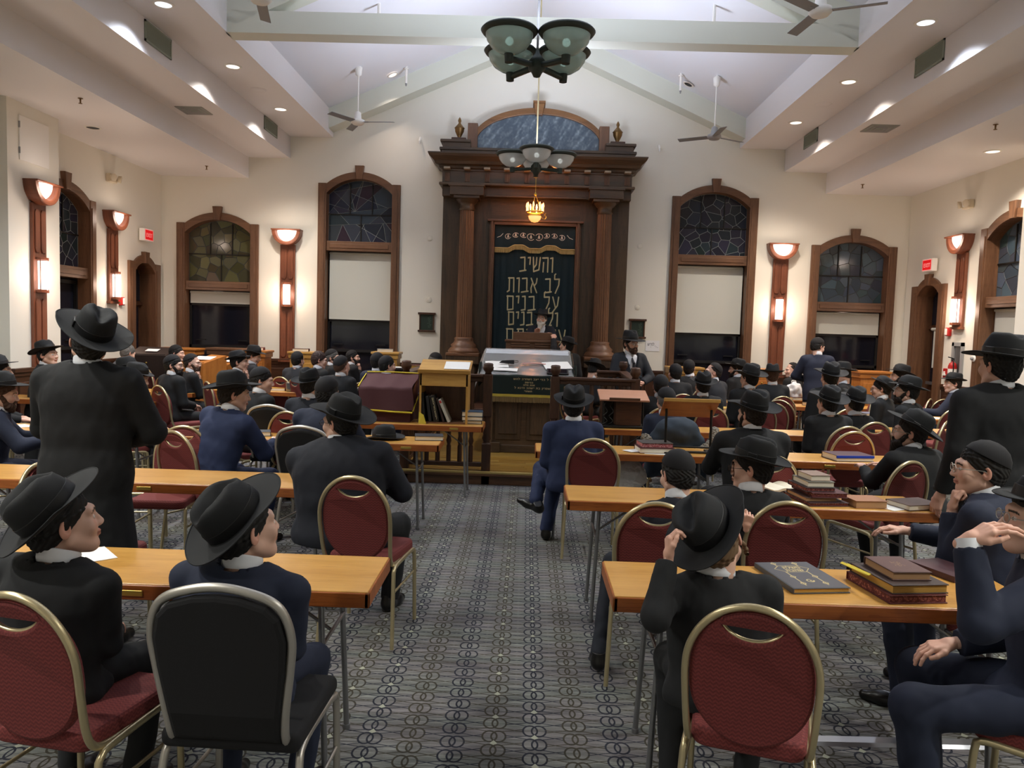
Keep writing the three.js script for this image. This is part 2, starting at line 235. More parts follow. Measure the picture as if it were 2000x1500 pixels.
function archFrame(o, w, post, m, keyUp = .07) {
  const { a, base, spring, rise } = w, sh = spring + .18;
  for (const s of [-1, 1]) wood('frame_post', [rspan(min(s * a, s * (a + post)), max(s * a, s * (a + post)), base - .02, sh, -.26, .05), span(min(s * (a + .03), s * (a + post - .05)), max(s * (a + .03), s * (a + post - .05)), base, sh - .12, .04, .062)], m, o);
  wood('frame_arch', prism([...archPts(a + .03, sh - .03, rise * .92), ...archPts(a, spring, rise).reverse()], .3, [], .004).translate(0, 0, -.26), m, o);
  const t = spring + rise;
  wood('keystone', prism([[-.055, t - .01], [.055, t - .01], [.085, t + .17 + keyUp], [-.085, t + .17 + keyUp]], .1, [], .006).translate(0, 0, -.02), m, o);
}
function windowUnit(w, p, turn, sideways) {
  const o = structGroup('window_' + w.n, p, turn), { a, base } = w;
  archFrame(o, w, .155, M.trimWood);
  wood('transom', [rspan(-a, a, w.tr[0], w.tr[1], -.26, .0), rspan(-a + .06, a - .06, w.tr[0] + .05, w.tr[1] - .045, -.02, .014)], M.trimWood, o);
  wood('sill', rspan(-a - .2, a + .2, base - .07, base - .02, -.26, .1), M.trimWood, o);
  stained(w, o);
  mesh('window_pane', span(-a, a, base, w.tr[0], -.225, -.217), M.glassDark, o);
  mesh('sash', [span(-a, a, w.blind - .055, w.blind - .0, -.215, -.17), span(-a, a, 1.22, 1.27, -.215, -.17), span(-a, -a + .04, base, w.tr[0], -.215, -.17), span(a - .04, a, base, w.tr[0], -.215, -.17), span(-a + .12, -a + .3, 1.36, 1.375, -.2, -.18), span(a - .3, a - .12, 1.36, 1.375, -.2, -.18)], M.black, o);
  if (w.blind < w.tr[0] - .05) { const b = mesh('roller_blind', [span(-a + .03, a - .02, w.blind, w.tr[0] - .03, -.155, -.152), cyl(.022, .022, 2 * a - .06).rotateZ(PI / 2).translate(0, w.tr[0] - .035, -.15), span(-a + .03, a - .02, w.blind - .012, w.blind + .004, -.162, -.146)], M.blind, o); }
  return o;
}
WIN.forEach((w) => windowUnit(w, [w.c, 0, ZF], 0));
windowUnit({ n: 5, ...SW, tr: [2.33, 2.5], blind: 2.3, style: 'curves' }, [XL, 0, -11.45], PI / 2);
windowUnit({ n: 6, ...SW, spring: SW.spring - .05, tr: [2.3, 2.46], blind: 1.5, style: 'hills' }, [XR, 0, -11.36], -PI / 2);
function doorUnit(n, p, turn, shade) {
  const o = structGroup('door_' + n, p, turn), a = SD.a;
  archFrame(o, SD, .2, M.trimWood, .02);
  wood('door_leaf', [span(-a, a, .02, SD.spring + SD.rise, -.3, -.25), rspan(-a + .08, a - .08, .2, .9, -.26, -.235), span(-a, a, 1.98, 2.04, -.25, -.2)], M.darkWood, o);
  mesh('door_glass', span(-a + .08, a - .08, 1.0, 1.95, -.249, -.24), M.glassDark, o);
  mesh('transom_glass', prism([[-a + .03, 2.06], [a - .03, 2.06], ...archPts(a - .03, SD.spring - .03, SD.rise).reverse()], .008).translate(0, 0, -.248), M.glassDark, o);
  mesh('push_bar', [span(-a + .06, a - .06, 1.0, 1.05, -.22, -.18)], M.steel, o);
  if (shade) mesh('door_shade', [span(-.14, a - .04, 1.3, 1.98, -.19, -.186), cyl(.025, .025, a - .04 + .2).rotateZ(PI / 2).translate((a - .22) / 2, 1.98, -.18)], M.blind, o);
  return o;
}
doorUnit(1, [XL, 0, -13.82], PI / 2, false);
doorUnit(2, [XR, 0, -13.62], -PI / 2, true);

// ---------------------------------------------------------------- lamps
function light(l, x, y, z) { l.position.set(x, y, z); l.castShadow = true; scene.add(l); return l; }
function downlight(x, y, z, label, on = true, tint = 0xfff6ea, power = POWER.spot, group) {
  const o = thing('recessed_downlight', label, 'downlight', [x, y, z], 0, group);
  mesh('trim_ring', lathe([[.085, .0], [.09, -.012], [.115, -.008], [.118, 0]], 28), M.white, o);
  mesh('lens', cyl(.086, .086, .006, 0, -.003, 0, 24), on ? M.glow(tint, 1.6) : M.black, o);
  if (!on) return;
  const s = light(new THREE.SpotLight(tint, power, 0, 62 * R, .55, 2), x, y - .03, z); s.target.position.set(x, 0, z); scene.add(s.target); s.shadow.radius = 4;
}
const rows = [[-8.65, 'nearest'], [-10.65, 'middle'], [-12.68, 'farthest']];
for (const [z, w] of rows) {
  downlight(-4.12, 5.2, z, `round lit downlight in the left upper soffit, ${w} of the three in view`, true, z > -9 ? 0xe6f0ff : 0xfff5ea);
  downlight(4.2, 5.2, z, `round lit downlight in the right upper soffit, ${w} of the three in view`, true, z > -9 ? 0xe6f0ff : 0xfff0e0);
}
for (const z of [-6.6, -4.6, -2.6, -.6, 1.4]) { downlight(-4.12, 5.2, z, 'lit downlight in the left soffit above the near seats', true, 0xf4f2ea, POWER.spot * (z > -1 ? 1.8 : 1.1), 'downlights of the left soffit above the near seats'); downlight(4.2, 5.2, z, 'lit downlight in the right soffit above the near seats', true, 0xf4f2ea, POWER.spot * (z > -1 ? 1.8 : 1.1), 'downlights of the right soffit above the near seats'); }
downlight(6.38, 4.42, -11.0, 'lit downlight in the low right side ceiling above the sconce', true, 0xffeedd, POWER.spot * .7);
downlight(-6.25, 4.42, -11.0, 'dark unlit downlight in the low left side ceiling', false);
for (const s of [-1, 1]) { const d = thing('smoke_detector', `flat white disc on the ${s < 0 ? 'left' : 'right'} upper soffit between two downlights`, 'detector', [s < 0 ? -4.13 : 4.25, 5.2, -11.67]); mesh('cover', lathe([[0, -.02], [.09, -.018], [.12, 0]], 24), M.soffit, d); }

function sconce(p, turn, long, label) {
  const o = thing('wall_sconce', label, 'sconce', p, turn), y0 = long ? 1.03 : 2.0;
  wood('back_board', [rspan(-.14, .14, y0, 3.2, 0, .045), span(-.155, .155, y0 - .03, y0 + .01, 0, .07)], M.redWood, o);
  const flute = (a, b) => [-1, 1].map((s) => { const pts = [[-.05, a + .05], [-.03, a], [.03, a], [.05, a + .05], [.05, b - .05], [.03, b], [-.03, b], [-.05, b - .05]]; return prism(pts, .02, [], .006).translate(s * .062, 0, .042); });
  wood('raised_panel', flute(2.56, 3.12), M.redWood, o); if (long) wood('raised_panel', flute(y0 + .06, 1.96), M.redWood, o);
  wood('bowl_frame', [prism([...arc(0, 3.46, .27, .28, 180, 360), ...arc(0, 3.46, .2, .21, 360, 180)], .17, [], .01), rspan(-.275, .275, 3.455, 3.48, 0, .2, .006), prism(arc(0, 3.46, .26, .27, 180, 360), .012)], M.redWood, o);
  mesh('bowl_diffuser', (() => { const g = new THREE.SphereGeometry(1, 20, 12, 0, PI, PI / 2, PI / 2).scale(.2, .21, .15).translate(0, 3.455, .03); return [g, prism(arc(0, 3.455, .2, .21, 180, 360), .014)]; })(), M.glow(0xfff0e4, 1.25), o);
  wood('lamp_bracket', [prism(arc(0, 0, .1, .1, 0, 180), .03).rotateX(PI / 2).translate(0, 2.5, .045), prism(arc(0, 0, .1, .1, 0, 180), .03).rotateX(PI / 2).translate(0, 2.07, .045)].map((g) => g.rotateY(0)), M.redWood, o);
  mesh('lamp_tube', cyl(.066, .066, .37, 0, 2.27, .085, 20), M.glow(0xfff0e4, 2.2), o);
  mesh('lamp_rod', [-1, 1].map((s) => cyl(.006, .006, .41, s * .083, 2.27, .1, 8)), M.redWood, o);
  o.updateMatrixWorld(true);
  const at = (x, y, z) => V(x, y, z).applyMatrix4(o.matrixWorld);
  const a = at(0, 3.36, .34), b = at(0, 2.27, .22);
  light(new THREE.PointLight(0xffe6d2, POWER.bowl), a.x, a.y, a.z).shadow.radius = 4; light(new THREE.PointLight(0xffdcc4, POWER.tube), b.x, b.y, b.z).shadow.radius = 3;
}
sconce([-4.54, 0, ZF], 0, true, 'tall wooden wall sconce on the front wall between the two left windows');
sconce([4.66, 0, ZF], 0, true, 'tall wooden wall sconce on the front wall between the two right windows');
sconce([-6.5, 0, -10.1], PI / 2, true, 'tall wooden wall sconce on the projecting pier at far left');
sconce([XL, 0, -12.75], PI / 2, false, 'short wooden wall sconce between the left side window and the exit door');
sconce([XR, 0, -12.64], -PI / 2, false, 'short wooden wall sconce on the right wall above the fire extinguisher cabinet');

function chandelier(x, z, rot, label, warm) {
  const o = thing('chandelier', label, 'chandelier', [x, 0, z], rot), yb = 4.07;
  mesh('stem', [cyl(.011, .011, 3.2, 0, 5.68, 0, 10)], warm ? M.gold : M.steel, o);
  mesh('hub', lathe([[0, 3.95], [.03, 3.96], [.05, 4.0], [.075, 4.02], [.075, 4.09], [.05, 4.12], [.02, 4.16], [.012, 4.2]], 20), M.bronzeDark, o);
  for (let k = 0; k < 4; k++) {
    const a = PI / 4 + k * PI / 2, c = cos(a) * .34, s = sin(a) * .34;
    mesh('arm', [bar(V(c * .1, 4.05, s * .1), V(c, 4.03, s), .028, 4), cyl(.035, .04, .07, c, 4.03, s, 14)], M.bronzeDark, o);
    const b = mesh('glass_bowl', lathe([[.03, yb], [.09, yb + .012], [.15, yb + .05], [.19, yb + .105], [.205, yb + .165], [.2, yb + .165], [.185, yb + .108], [.145, yb + .056], [.085, yb + .02], [0, yb + .012]], 32, c, 0, s), warm ? M.bowlPale : M.bowlGreen, o);
    mesh('bowl_rim', lathe([[.2, yb + .155], [.225, yb + .16], [.243, yb + .185], [.225, yb + .205], [.2, yb + .195]], 32, c, 0, s), M.bronzeDark, b);
    mesh('bulb', new THREE.SphereGeometry(.035, 12, 8).translate(c, yb + .1, s), M.glow(0xffffff, 3), b);
  }
  o.updateMatrixWorld(true);
  for (let k = 0; k < 4; k++) { const a = PI / 4 + k * PI / 2, p = V(cos(a) * .34, yb + .17, sin(a) * .34).applyMatrix4(o.matrixWorld); const l = light(new THREE.SpotLight(0xe4ecff, POWER.up, 0, 84 * R, .4, 2), p.x, p.y, p.z); l.target.position.set(p.x, 9, p.z); scene.add(l.target); l.shadow.radius = 3; }
}
M.bronzeDark = std(0x3c4440, .5, .5); M.bowlGreen = phys(0xbcd2ce, .16, { transmission: .35, specularIntensity: .8 }); M.bowlPale = phys(0xdfe2e0, .2, { transmission: .4 });
chandelier(.01, -6.9, 0, 'dark four-bowl chandelier nearest the camera, hung above the aisle', false);
chandelier(.05, -11.2, PI / 4, 'pale four-bowl chandelier hung before the wooden ark', true);

{ // small hanging lamp with a crown of candle bulbs
  const o = thing('hanging_lamp', 'small brass hanging lamp with a glowing ring of candle bulbs before the ark', 'lamp', [.065, 0, -13.45]);
  mesh('chain', [cyl(.006, .006, .42, 0, 4.28, 0, 6), ...[0, 1, 2].map((k) => bar(V(0, 4.08, 0), V(.11 * cos(k * 2.1), 3.82, .11 * sin(k * 2.1)), .005, 6)), lathe([[0, 4.06], [.03, 4.07], [.02, 4.1], [0, 4.12]], 12), cyl(.003, .003, 2.9, 0, 5.88, 0, 6)], M.brass, o);
  mesh('ring', [new THREE.TorusGeometry(.145, .012, 8, 28).rotateX(PI / 2).translate(0, 3.78, 0), new THREE.TorusGeometry(.12, .01, 8, 28).rotateX(PI / 2).translate(0, 3.72, 0)], M.brass, o);
  mesh('glass_bowl', lathe([[0, 3.6], [.06, 3.615], [.1, 3.66], [.115, 3.72], [.105, 3.72], [0, 3.7]], 24), M.glow(0xff9a4a, 1.4), o);
  for (let k = 0; k < 8; k++) mesh('candle_bulb', lathe([[.012, 3.79], [.012, 3.85], [.02, 3.88], [.01, 3.93], [0, 3.945]], 10, .145 * cos(k * PI / 4 + .2), 0, .145 * sin(k * PI / 4 + .2)), M.glow(0xff9a58, 2.4), o);
  mesh('scroll_arm', tube([[.1, 3.7, 0], [.17, 3.66, .02], [.2, 3.7, .02], [.17, 3.73, .02], [.19, 3.76, .02]], .006, 24, 6), M.brass, o);
  light(new THREE.PointLight(0xff9a4a, .9), .065, 3.86, -13.45).shadow.radius = 5;
}
{ // chandelier far: wire down to the lamp is its own chain; ceiling fans
  const fan = (x, y, z, ang, label, grey) => {
    const o = thing('ceiling_fan', label, 'fan', [x, 0, z], 0), top = 5.65 + (3.75 - abs(x)) * .4415;
    mesh('canopy', lathe([[.012, top - .17], [.05, top - .14], [.06, top - .02], [.0, top + .03]], 20), M.white, o);
    mesh('down_rod', cyl(.011, .011, top - y - .1, 0, (top + y) / 2, 0, 10), M.white, o);
    mesh('motor', [lathe([[0, y - .05], [.08, y - .045], [.115, y - .01], [.11, y + .03], [.06, y + .05], [.05, y + .15], [.02, y + .17], [0, y + .17]], 24)], grey ? M.grey : M.white, o);
    for (let k = 0; k < 3; k++) { const g = rbox(.5, .008, .115, .003, .36, 0, 0).rotateX(.2); const b = mesh('blade', [g, box(.12, .012, .03, .12, 0, 0)], M.fanBlade, o); b.position.y = y; b.rotation.y = (ang + k * 120) * R; }
  };
  M.fanBlade = std(0x8e8f90, .5, .3);
  fan(-2.93, 5.11, -13.0, -4, 'white three-blade ceiling fan left of the ark', false);
  fan(2.98, 5.02, -13.0, -90, 'ceiling fan with a grey hub right of the ark', true);
  fan(2.83, 5.02, -8.0, 97, 'white ceiling fan at top right, nearer than the tie beam', false);
  fan(-2.8, 5.0, -7.95, 104, 'ceiling fan cut by the top edge, at left before the tie beam', false);
}
// sprinkler pipes, vents, detectors
for (const [x, z, l] of [[-2.27, -13.8, 'left'], [2.5, -13.6, 'right']]) {
  const t = 7.3 - abs(x - .04) * .4415, o = thing('sprinkler_pipe', `short white sprinkler pipe hanging from the sloped ceiling ${l} of the far chandelier`, 'sprinkler', [x, 0, z]);
  mesh('pipe', [bar(V(0, t + .02, 0), V(0, t - .28, 0), .022, 10), cyl(.04, .04, .02, 0, t - .03, 0, 14)], M.white, o); mesh('head', [cyl(.01, .02, .05, 0, t - .3, 0, 8)], M.steel, o);
}
for (const [x, z, l] of [[-2.25, -11.2, 'left'], [2.42, -10.9, 'right']]) { const t = 7.3 - abs(x - .04) * .4415, o = thing('sprinkler_pipe', `white sprinkler pipe near the top edge, ${l} of the near chandelier`, 'sprinkler', [x, 0, z]); mesh('pipe', bar(V(0, t + .02, 0), V(0, t - .24, 0), .022, 10), M.white, o); mesh('head', cyl(.01, .02, .05, 0, t - .26, 0, 8), M.steel, o); }
for (const [x, y, l] of [[-2.1, 5.2, 'left'], [2.32, 5.17, 'right']]) { const o = thing('sprinkler', `small white sprinkler on the front wall under the ${l} rafter`, 'sprinkler', [x, y, ZF]); mesh('body', [bar(V(0, .04, .0), V(0, -.05, .1), .02, 8), cyl(.012, .02, .05, 0, -.07, .1, 8)], M.white, o); }
for (const [x, z, l] of [[-5.59, -9.57, 'near end of the left side ceiling'], [-5.67, -13.49, 'far end of the left side ceiling'], [5.62, -9.67, 'near end of the right side ceiling'], [5.68, -13.53, 'far end of the right side ceiling']]) { const o = thing('sprinkler', `small dark pendent sprinkler at the ${l}`, 'sprinkler', [x, 4.42, z]); mesh('body', [cyl(.008, .012, .06, 0, -.03, 0, 8), cyl(.022, .022, .005, 0, -.062, 0, 10), cyl(.03, .03, .006, 0, -.002, 0, 14)], M.bronze, o); }
for (const [x, z, on, l] of [[-2.52, -13.85, true, 'lit round downlight in the sloped ceiling left of the far chandelier'], [2.68, -13.85, false, 'dark round downlight in the sloped ceiling right of the far chandelier']]) {
  const y = 7.3 - abs(x - .04) * .4415 - .01, o = thing('recessed_downlight', l, 'downlight', [x, y, z]); o.rotation.z = x < 0 ? 23.8 * R : -23.8 * R;
  mesh('trim_ring', lathe([[.07, .0], [.075, -.012], [.1, -.008], [.103, 0]], 28), M.white, o); mesh('lens', cyl(.072, .072, .006, 0, -.003, 0, 24), on ? M.glow(0xffe4d0, 1.5) : M.black, o);
  if (on) { const s = light(new THREE.SpotLight(0xffe8d8, POWER.spot * .1, 0, 50 * R, .6, 2), x, y - .04, z); s.target.position.set(x, 0, z); scene.add(s.target); }
}
function vent(p, turn, w, h, label) { const o = thing('air_vent', label, 'vent', p, turn); mesh('frame', [span(-w / 2, w / 2, h / 2 - .025, h / 2, 0, .015), span(-w / 2, w / 2, -h / 2, -h / 2 + .025, 0, .015), span(-w / 2, -w / 2 + .025, -h / 2, h / 2, 0, .015), span(w / 2 - .025, w / 2, -h / 2, h / 2, 0, .015), span(-w / 2, w / 2, -h / 2, h / 2, 0, .004)], M.vent, o); for (let y = -h / 2 + .035; y < h / 2 - .02; y += .022) mesh('louvre', box(w - .04, .016, .004, 0, y, .01, .6), M.vent, o); }
vent([-4.52, 5.06, -9.35], PI / 2, .66, .24, 'grey air vent in the left soffit face, nearer of two'); vent([-4.52, 5.08, -13.38], PI / 2, .66, .22, 'grey air vent in the left soffit face, farther of two');
vent([4.64, 5.08, -9.4], -PI / 2, .66, .24, 'grey air vent in the right soffit face, nearer of two'); vent([4.64, 5.08, -13.2], -PI / 2, .62, .22, 'grey air vent in the right soffit face, farther of two');
for (const [x, l] of [[-4.98, 'left'], [4.98, 'right']]) { const o = thing('ceiling_diffuser', `square dark air diffuser under the ${l} middle soffit`, 'vent', [x, 4.8, -11.4]); mesh('frame', [0, 1, 2].map((k) => { const r = .2 - k * .06; return lathe([[r * 1.414, 0], [r * 1.414 - .01, -.012 - k * .004], [r * 1.414 - .05, -.006]], 4).rotateY(PI / 4); }), M.grey, o); mesh('plate', span(-.2, .2, -.004, 0, -.2, .2), M.vent, o); }
// ---------------------------------------------------------------- the ark on the front wall
const AX = .085;
M.beige = std(0xd8ccb4, .5); M.goldCloth = std(0xc2ad72, .8); M.orangeDark = std(0xffffff, .42, 0, { map: woodTex([104, 68, 34], [152, 106, 58]) });
{
  const o = thing('ark', 'large dark wooden ark with two fluted columns, cornice and arched marble panel', 'ark', [AX, 0, ZF]), A = M.arkWood;
  const W = (n, g, m = A, p = o, t) => wood(n, g, m, p, t);
  // body around the opening, z = 0 at the wall, front face at .35
  W('side_panel', [span(-1.69, -.8, 0, 4.12, 0, .35)]); W('side_panel', [span(.8, 1.69, 0, 4.12, 0, .35)]); W('head_panel', span(-.8, .8, 3.66, 4.12, 0, .35));
  mesh('recess', span(-.8, .8, 0, 3.7, .02, .06), M.black, o);
  const fr = (x0, x1, y0, y1) => [rspan(x0, x1, y0, y1, .3, .43, .012), rspan(x0 + (x1 - x0) * .25, x1 - (x1 - x0) * .25, y0, y1, .4, .455, .01)];
  W('door_frame', fr(-.83, -.735, .4, 3.7), M.trimWood); W('door_frame', fr(.735, .83, .4, 3.7), M.trimWood);
  W('door_frame', [rspan(-.83, .83, 3.63, 3.71, .3, .43, .012), rspan(-.87, .87, 3.69, 3.73, .3, .47, .01)], M.trimWood);
  for (const s of [-1, 1]) {
    const c = new THREE.Group(); c.name = 'column'; c.position.set(s * 1.235, 0, .53); o.add(c);
    W('pedestal', [rspan(-.23, .23, .0, 1.1, -.2, .2, .01), rspan(-.3, .3, 1.1, 1.28, -.26, .26, .02), rspan(-.27, .27, 0, .2, -.24, .24, .01), rspan(-.14, .14, .4, .95, .19, .215, .01)], A, c);
    W('base', [rspan(-.3, .3, 1.24, 1.3, -.27, .27, .015), lathe([[.27, 1.29], [.285, 1.33], [.25, 1.38], [.22, 1.4], [.235, 1.44], [.185, 1.48], [.165, 1.53], [.175, 1.56], [.146, 1.58], [0, 1.58]], 36)], M.colWood, c);
    const fl = []; for (let k = 0; k < 120; k++) { const a = k / 120 * 2 * PI, ph = (k % 6) / 6, r = .142 - .014 * sin(PI * ph); fl.push([r * cos(a), r * sin(a)]); }
    const sh = prism(fl, 2.36).rotateX(-PI / 2).translate(0, 1.57, 0), p = sh.attributes.position; for (let i = 0; i < p.count; i++) { const t = (p.getY(i) - 1.57) / 2.36, k = 1 - .12 * t; p.setX(i, p.getX(i) * k); p.setZ(i, p.getZ(i) * k); } sh.computeVertexNormals();
    W('shaft', sh, M.colWood, c);
    W('capital', [lathe([[.125, 3.84], [.145, 3.87], [.13, 3.9], [.13, 3.96], [.16, 3.98], [.2, 4.04], [.2, 4.05]], 36), rspan(-.23, .23, 4.04, 4.09, -.22, .22, .008)], A, c);
    W('block', [rspan(-.3, .3, 4.09, 4.25, -.26, .24, .008), rspan(-.32, .32, 4.24, 4.28, -.26, .26, .008)], A, c);
  }
  W('architrave', [rspan(-1.69, 1.69, 4.1, 4.28, 0, .55, .01), rspan(-.9, .9, 4.1, 4.14, .5, .57, .01), rspan(-1.74, 1.74, 4.28, 4.33, 0, .66, .015)]);
  W('frieze', span(-1.69, 1.69, 4.33, 4.56, 0, .58));
  for (let k = 0; k < 10; k++) { const x = -1.6 + 3.2 * k / 9, g = new THREE.Group(); g.name = 'triglyph'; g.position.set(x, 0, .58); o.add(g); wood('block', [-.034, -.011, .012, .035].map((q) => rspan(q - .009, q + .009, 4.35, 4.5, 0, .022, .003)), M.colWood, g); mesh('mutule', rspan(-.055, .055, 4.55, 4.585, .0, .14, .004), M.mutule = M.mutule || std(0x9a8c78, .5), g); }
  // cornice: a moulding that flares to the front and both sides
  { const pr = [[0, 4.56], [.05, 4.58], [.06, 4.62], [.12, 4.64], [.14, 4.69], [.22, 4.76], [.24, 4.8], [.24, 4.82]], g = []; for (let i = 0; i < pr.length - 1; i++) { const [a, y] = pr[i], [b, z] = pr[i + 1], q = (e, yy) => [V(-1.69 - e, yy, .02), V(-1.69 - e, yy, .58 + e), V(1.69 + e, yy, .58 + e), V(1.69 + e, yy, .02)], u = q(a, y), v = q(b, z), pos = []; for (let k = 0; k < 3; k++) for (const t of [u[k], u[k + 1], v[k + 1], u[k], v[k + 1], v[k]]) pos.push(t.x, t.y, t.z); const bg = new THREE.BufferGeometry(); bg.setAttribute('position', new THREE.Float32BufferAttribute(pos, 3)); bg.computeVertexNormals(); g.push(bg); } W('cornice', [...g, span(-1.92, 1.92, 4.8, 4.82, .02, .81), span(-1.69, 1.69, 4.54, 4.57, .02, .6)]); }
  W('attic', [rspan(-1.72, 1.72, 4.82, 4.92, 0, .6, .01), rspan(-1.75, 1.75, 4.9, 4.95, 0, .62, .01), rspan(-1.7, -1.2, 4.95, 5.06, 0, .58, .01), rspan(1.2, 1.7, 4.95, 5.06, 0, .58, .01), rspan(-1.74, -1.2, 5.04, 5.09, 0, .61, .01), rspan(1.2, 1.74, 5.04, 5.09, 0, .61, .01)]);
  mesh('marble_panel', (() => { const g = prism([[-1.14, 4.95], [1.14, 4.95], ...arc(0, 5.05, 1.14, .56, 6, 174, 40)], .05).translate(0, 0, .34); return g; })(), M.marble, o);
  W('arch_band', [prism([...arc(0, 5.08, 1.2, .64, 14, 166, 40), ...arc(0, 5.05, 1.13, .555, 166, 14, 40)], .4, [], .01).translate(0, 0, .03)], M.orangeDark);
  for (const s of [-1, 1]) W('arch_post', [rspan(s > 0 ? 1.09 : -1.27, s > 0 ? 1.27 : -1.09, 4.95, 5.42, .02, .45, .01), rspan(s > 0 ? 1.24 : -1.34, s > 0 ? 1.34 : -1.24, 4.95, 5.14, .02, .4, .01)], M.trimWood);
  W('keystone', [prism([[-.06, 5.58], [.06, 5.58], [.1, 5.8], [-.1, 5.8]], .48, [], .008).translate(0, 0, .02), rspan(-.11, .11, 5.78, 5.82, .02, .52, .006)], M.orangeDark);
}
for (const [x, l] of [[-1.43, 'left'], [1.43, 'right']]) {
  const o = thing('urn', `small carved urn with a pointed lid on top of the ark, at its ${l} end`, 'urn', [AX + x, 5.09, ZF + .32]);
  wood('plinth', rspan(-.13, .13, 0, .07, -.13, .13, .008), M.darkWood, o); mesh('body', lathe([[0, .07], [.05, .075], [.03, .1], [.045, .13], [.08, .2], [.085, .25], [.095, .26], [.07, .275]], 20), M.bronze, o); mesh('lid', lathe([[.085, .27], [.06, .3], [.025, .34], [.02, .36], [.032, .39], [.02, .43], [0, .46]], 16), M.bronze, o);
}
function drape(w, h, folds, amp, nx = 90, ny = 20, extra) { const g = new THREE.PlaneGeometry(w, h, nx, ny), p = g.attributes.position; for (let i = 0; i < p.count; i++) { const u = p.getX(i) / w + .5, v = p.getY(i) / h + .5; p.setZ(i, amp * (sin(u * folds * 2 * PI + sin(u * 9) * 1.5) * (1.1 - .35 * v)) + (extra ? extra(u, v) : 0)); } g.computeVertexNormals(); return g; }
{
  const o = thing('ark_curtain', 'tall dark green velvet ark curtain with large gold lettering and fringed valance', 'curtain', [AX, 0, ZF + .33]);
  const gold = '#c9bd92';
  const main = canvasTex(768, 1280, (x, w, h) => { x.fillStyle = '#12272d'; x.fillRect(0, 0, w, h); x.strokeStyle = gold; const px = (q) => (q + .73) / 1.46 * w; const lines = [['vhsyb', .35, 3.07, .29, .74], ['lb avot', .48, 2.69, .29, .8], ['ol bnym', .48, 2.36, .29, .86], ['vlb bnym', .47, 2.07, .27, .8], ['ol avtm', .62, 1.76, .27, .98]]; for (const [t, r, top, hh, s] of lines) { const H = hh / 2.9 * h; glyphs(x, t.replace('vot', 'bvt'), px(r), (3.3 - top) / 2.9 * h, H * .88, 12, .2, s); } });
  mesh('curtain', (() => { const g = drape(1.46, 2.9, 11, .012); return g.translate(0, 3.3 - 1.45, 0); })(), phys(0xffffff, .85, { map: main, sheen: .2, sheenColor: new THREE.Color(0x22343a) }), o);
  const val = canvasTex(768, 224, (x, w, h) => { x.fillStyle = '#12272d'; x.fillRect(0, 0, w, h); x.strokeStyle = '#dcd6c6'; x.lineWidth = 5; x.lineCap = 'round'; for (const s of [-1, 1]) { const X = (q) => w / 2 + s * q * w; for (let k = 0; k < 4; k++) { const c = .05 + k * .095, r = .036 + (k ? 0 : .01); x.beginPath(); for (let a = 0; a <= 20; a++) { const t = -2.6 + a / 20 * 5.0; x[a ? 'lineTo' : 'moveTo'](X(c + r * cos(t)), 110 + (k % 2 ? -1 : 1) * r * 768 * sin(t) * .9); } x.stroke(); x.beginPath(); x.moveTo(X(c - .012), 122); x.lineTo(X(c), 92); x.lineTo(X(c + .012), 122); x.moveTo(X(c), 98); x.lineTo(X(c), 126); x.stroke(); } x.beginPath(); x.moveTo(X(.4), 84); x.lineTo(X(.43), 110); x.lineTo(X(.47), 122); x.stroke(); } });
  const edge = (u) => .06 * (sstep(.16, .26, u) - sstep(.34, .45, u)) + .06 * (sstep(.55, .66, u) - sstep(.74, .84, u)) ;
  const vg = (() => { const g = new THREE.PlaneGeometry(1.46, .42, 100, 6), p = g.attributes.position; for (let i = 0; i < p.count; i++) { const u = p.getX(i) / 1.46 + .5, v = p.getY(i) / .42 + .5; p.setY(i, p.getY(i) + (1 - v) * edge(u)); p.setZ(i, .006 * sin(u * 40)); } g.computeVertexNormals(); return g.translate(0, 3.43, .035); })();
  const vm = mesh('valance', vg, phys(0xffffff, .85, { map: val }), o);
  const e = []; for (let i = 0; i <= 60; i++) { const u = i / 60; e.push(V((u - .5) * 1.46, 3.222 + edge(u), .042 + .006 * sin(u * 40))); }
  mesh('braid', tube(e, .012, 120, 6), M.goldCloth, vm);
  const fr = []; for (let i = 0; i < 150; i++) { const u = (i + .5) / 150, x = (u - .5) * 1.46, y = 3.215 + edge(u); fr.push(bar(V(x, y, .042), V(x + (rnd() - .5) * .006, y - .075, .044), .0042, 4)); }
  mesh('fringe', fr, M.goldCloth, vm).userData.kind = 'stuff';
}
{
  const o = thing('ark_platform', 'dark wooden stepped platform under the ark', 'platform', [AX, 0, ZF]);
  wood('step', [rspan(-1.75, 1.75, 0, .2, .04, 1.95, .01)], M.darkWood, o); wood('step', rspan(-1.5, 1.5, .2, .4, .04, 1.65, .01), M.darkWood, o);
}
{
  const o = thing('podium', 'wooden speaker podium with slatted panel standing in front of the ark curtain', 'podium', [.09, .4, -13.1]);
  wood('body', [rspan(-.42, .42, 0, 1.02, -.25, .25, .01)], M.trimWood, o);
  wood('desk_top', [rspan(-.46, .46, 1.14, 1.18, -.3, .3, .01), rspan(-.33, .33, 1.18, 1.31, -.02, .24, .01), rspan(-.44, .44, 1.0, 1.16, -.27, .27, .01)], M.trimWood, o);
  wood('slat', [-1, 1].flatMap((s) => [0, 1, 2].map((k) => rspan(s * .2 - .16, s * .2 + .16, 1.01 + k * .045, 1.042 + k * .045, .25, .29, .006))), M.trimWood, o);
  mesh('arch_panel', prism([[-.3, .35], [.3, .35], ...arc(0, .72, .3, .2, 0, 180)], .012).translate(0, 0, .25), M.black, o);
  wood('arch_trim', prism([...arc(0, .72, .35, .25, 0, 180), ...arc(0, .72, .3, .2, 180, 0)], .03, [], .006).translate(0, 0, .25), M.trimWood, o);
}
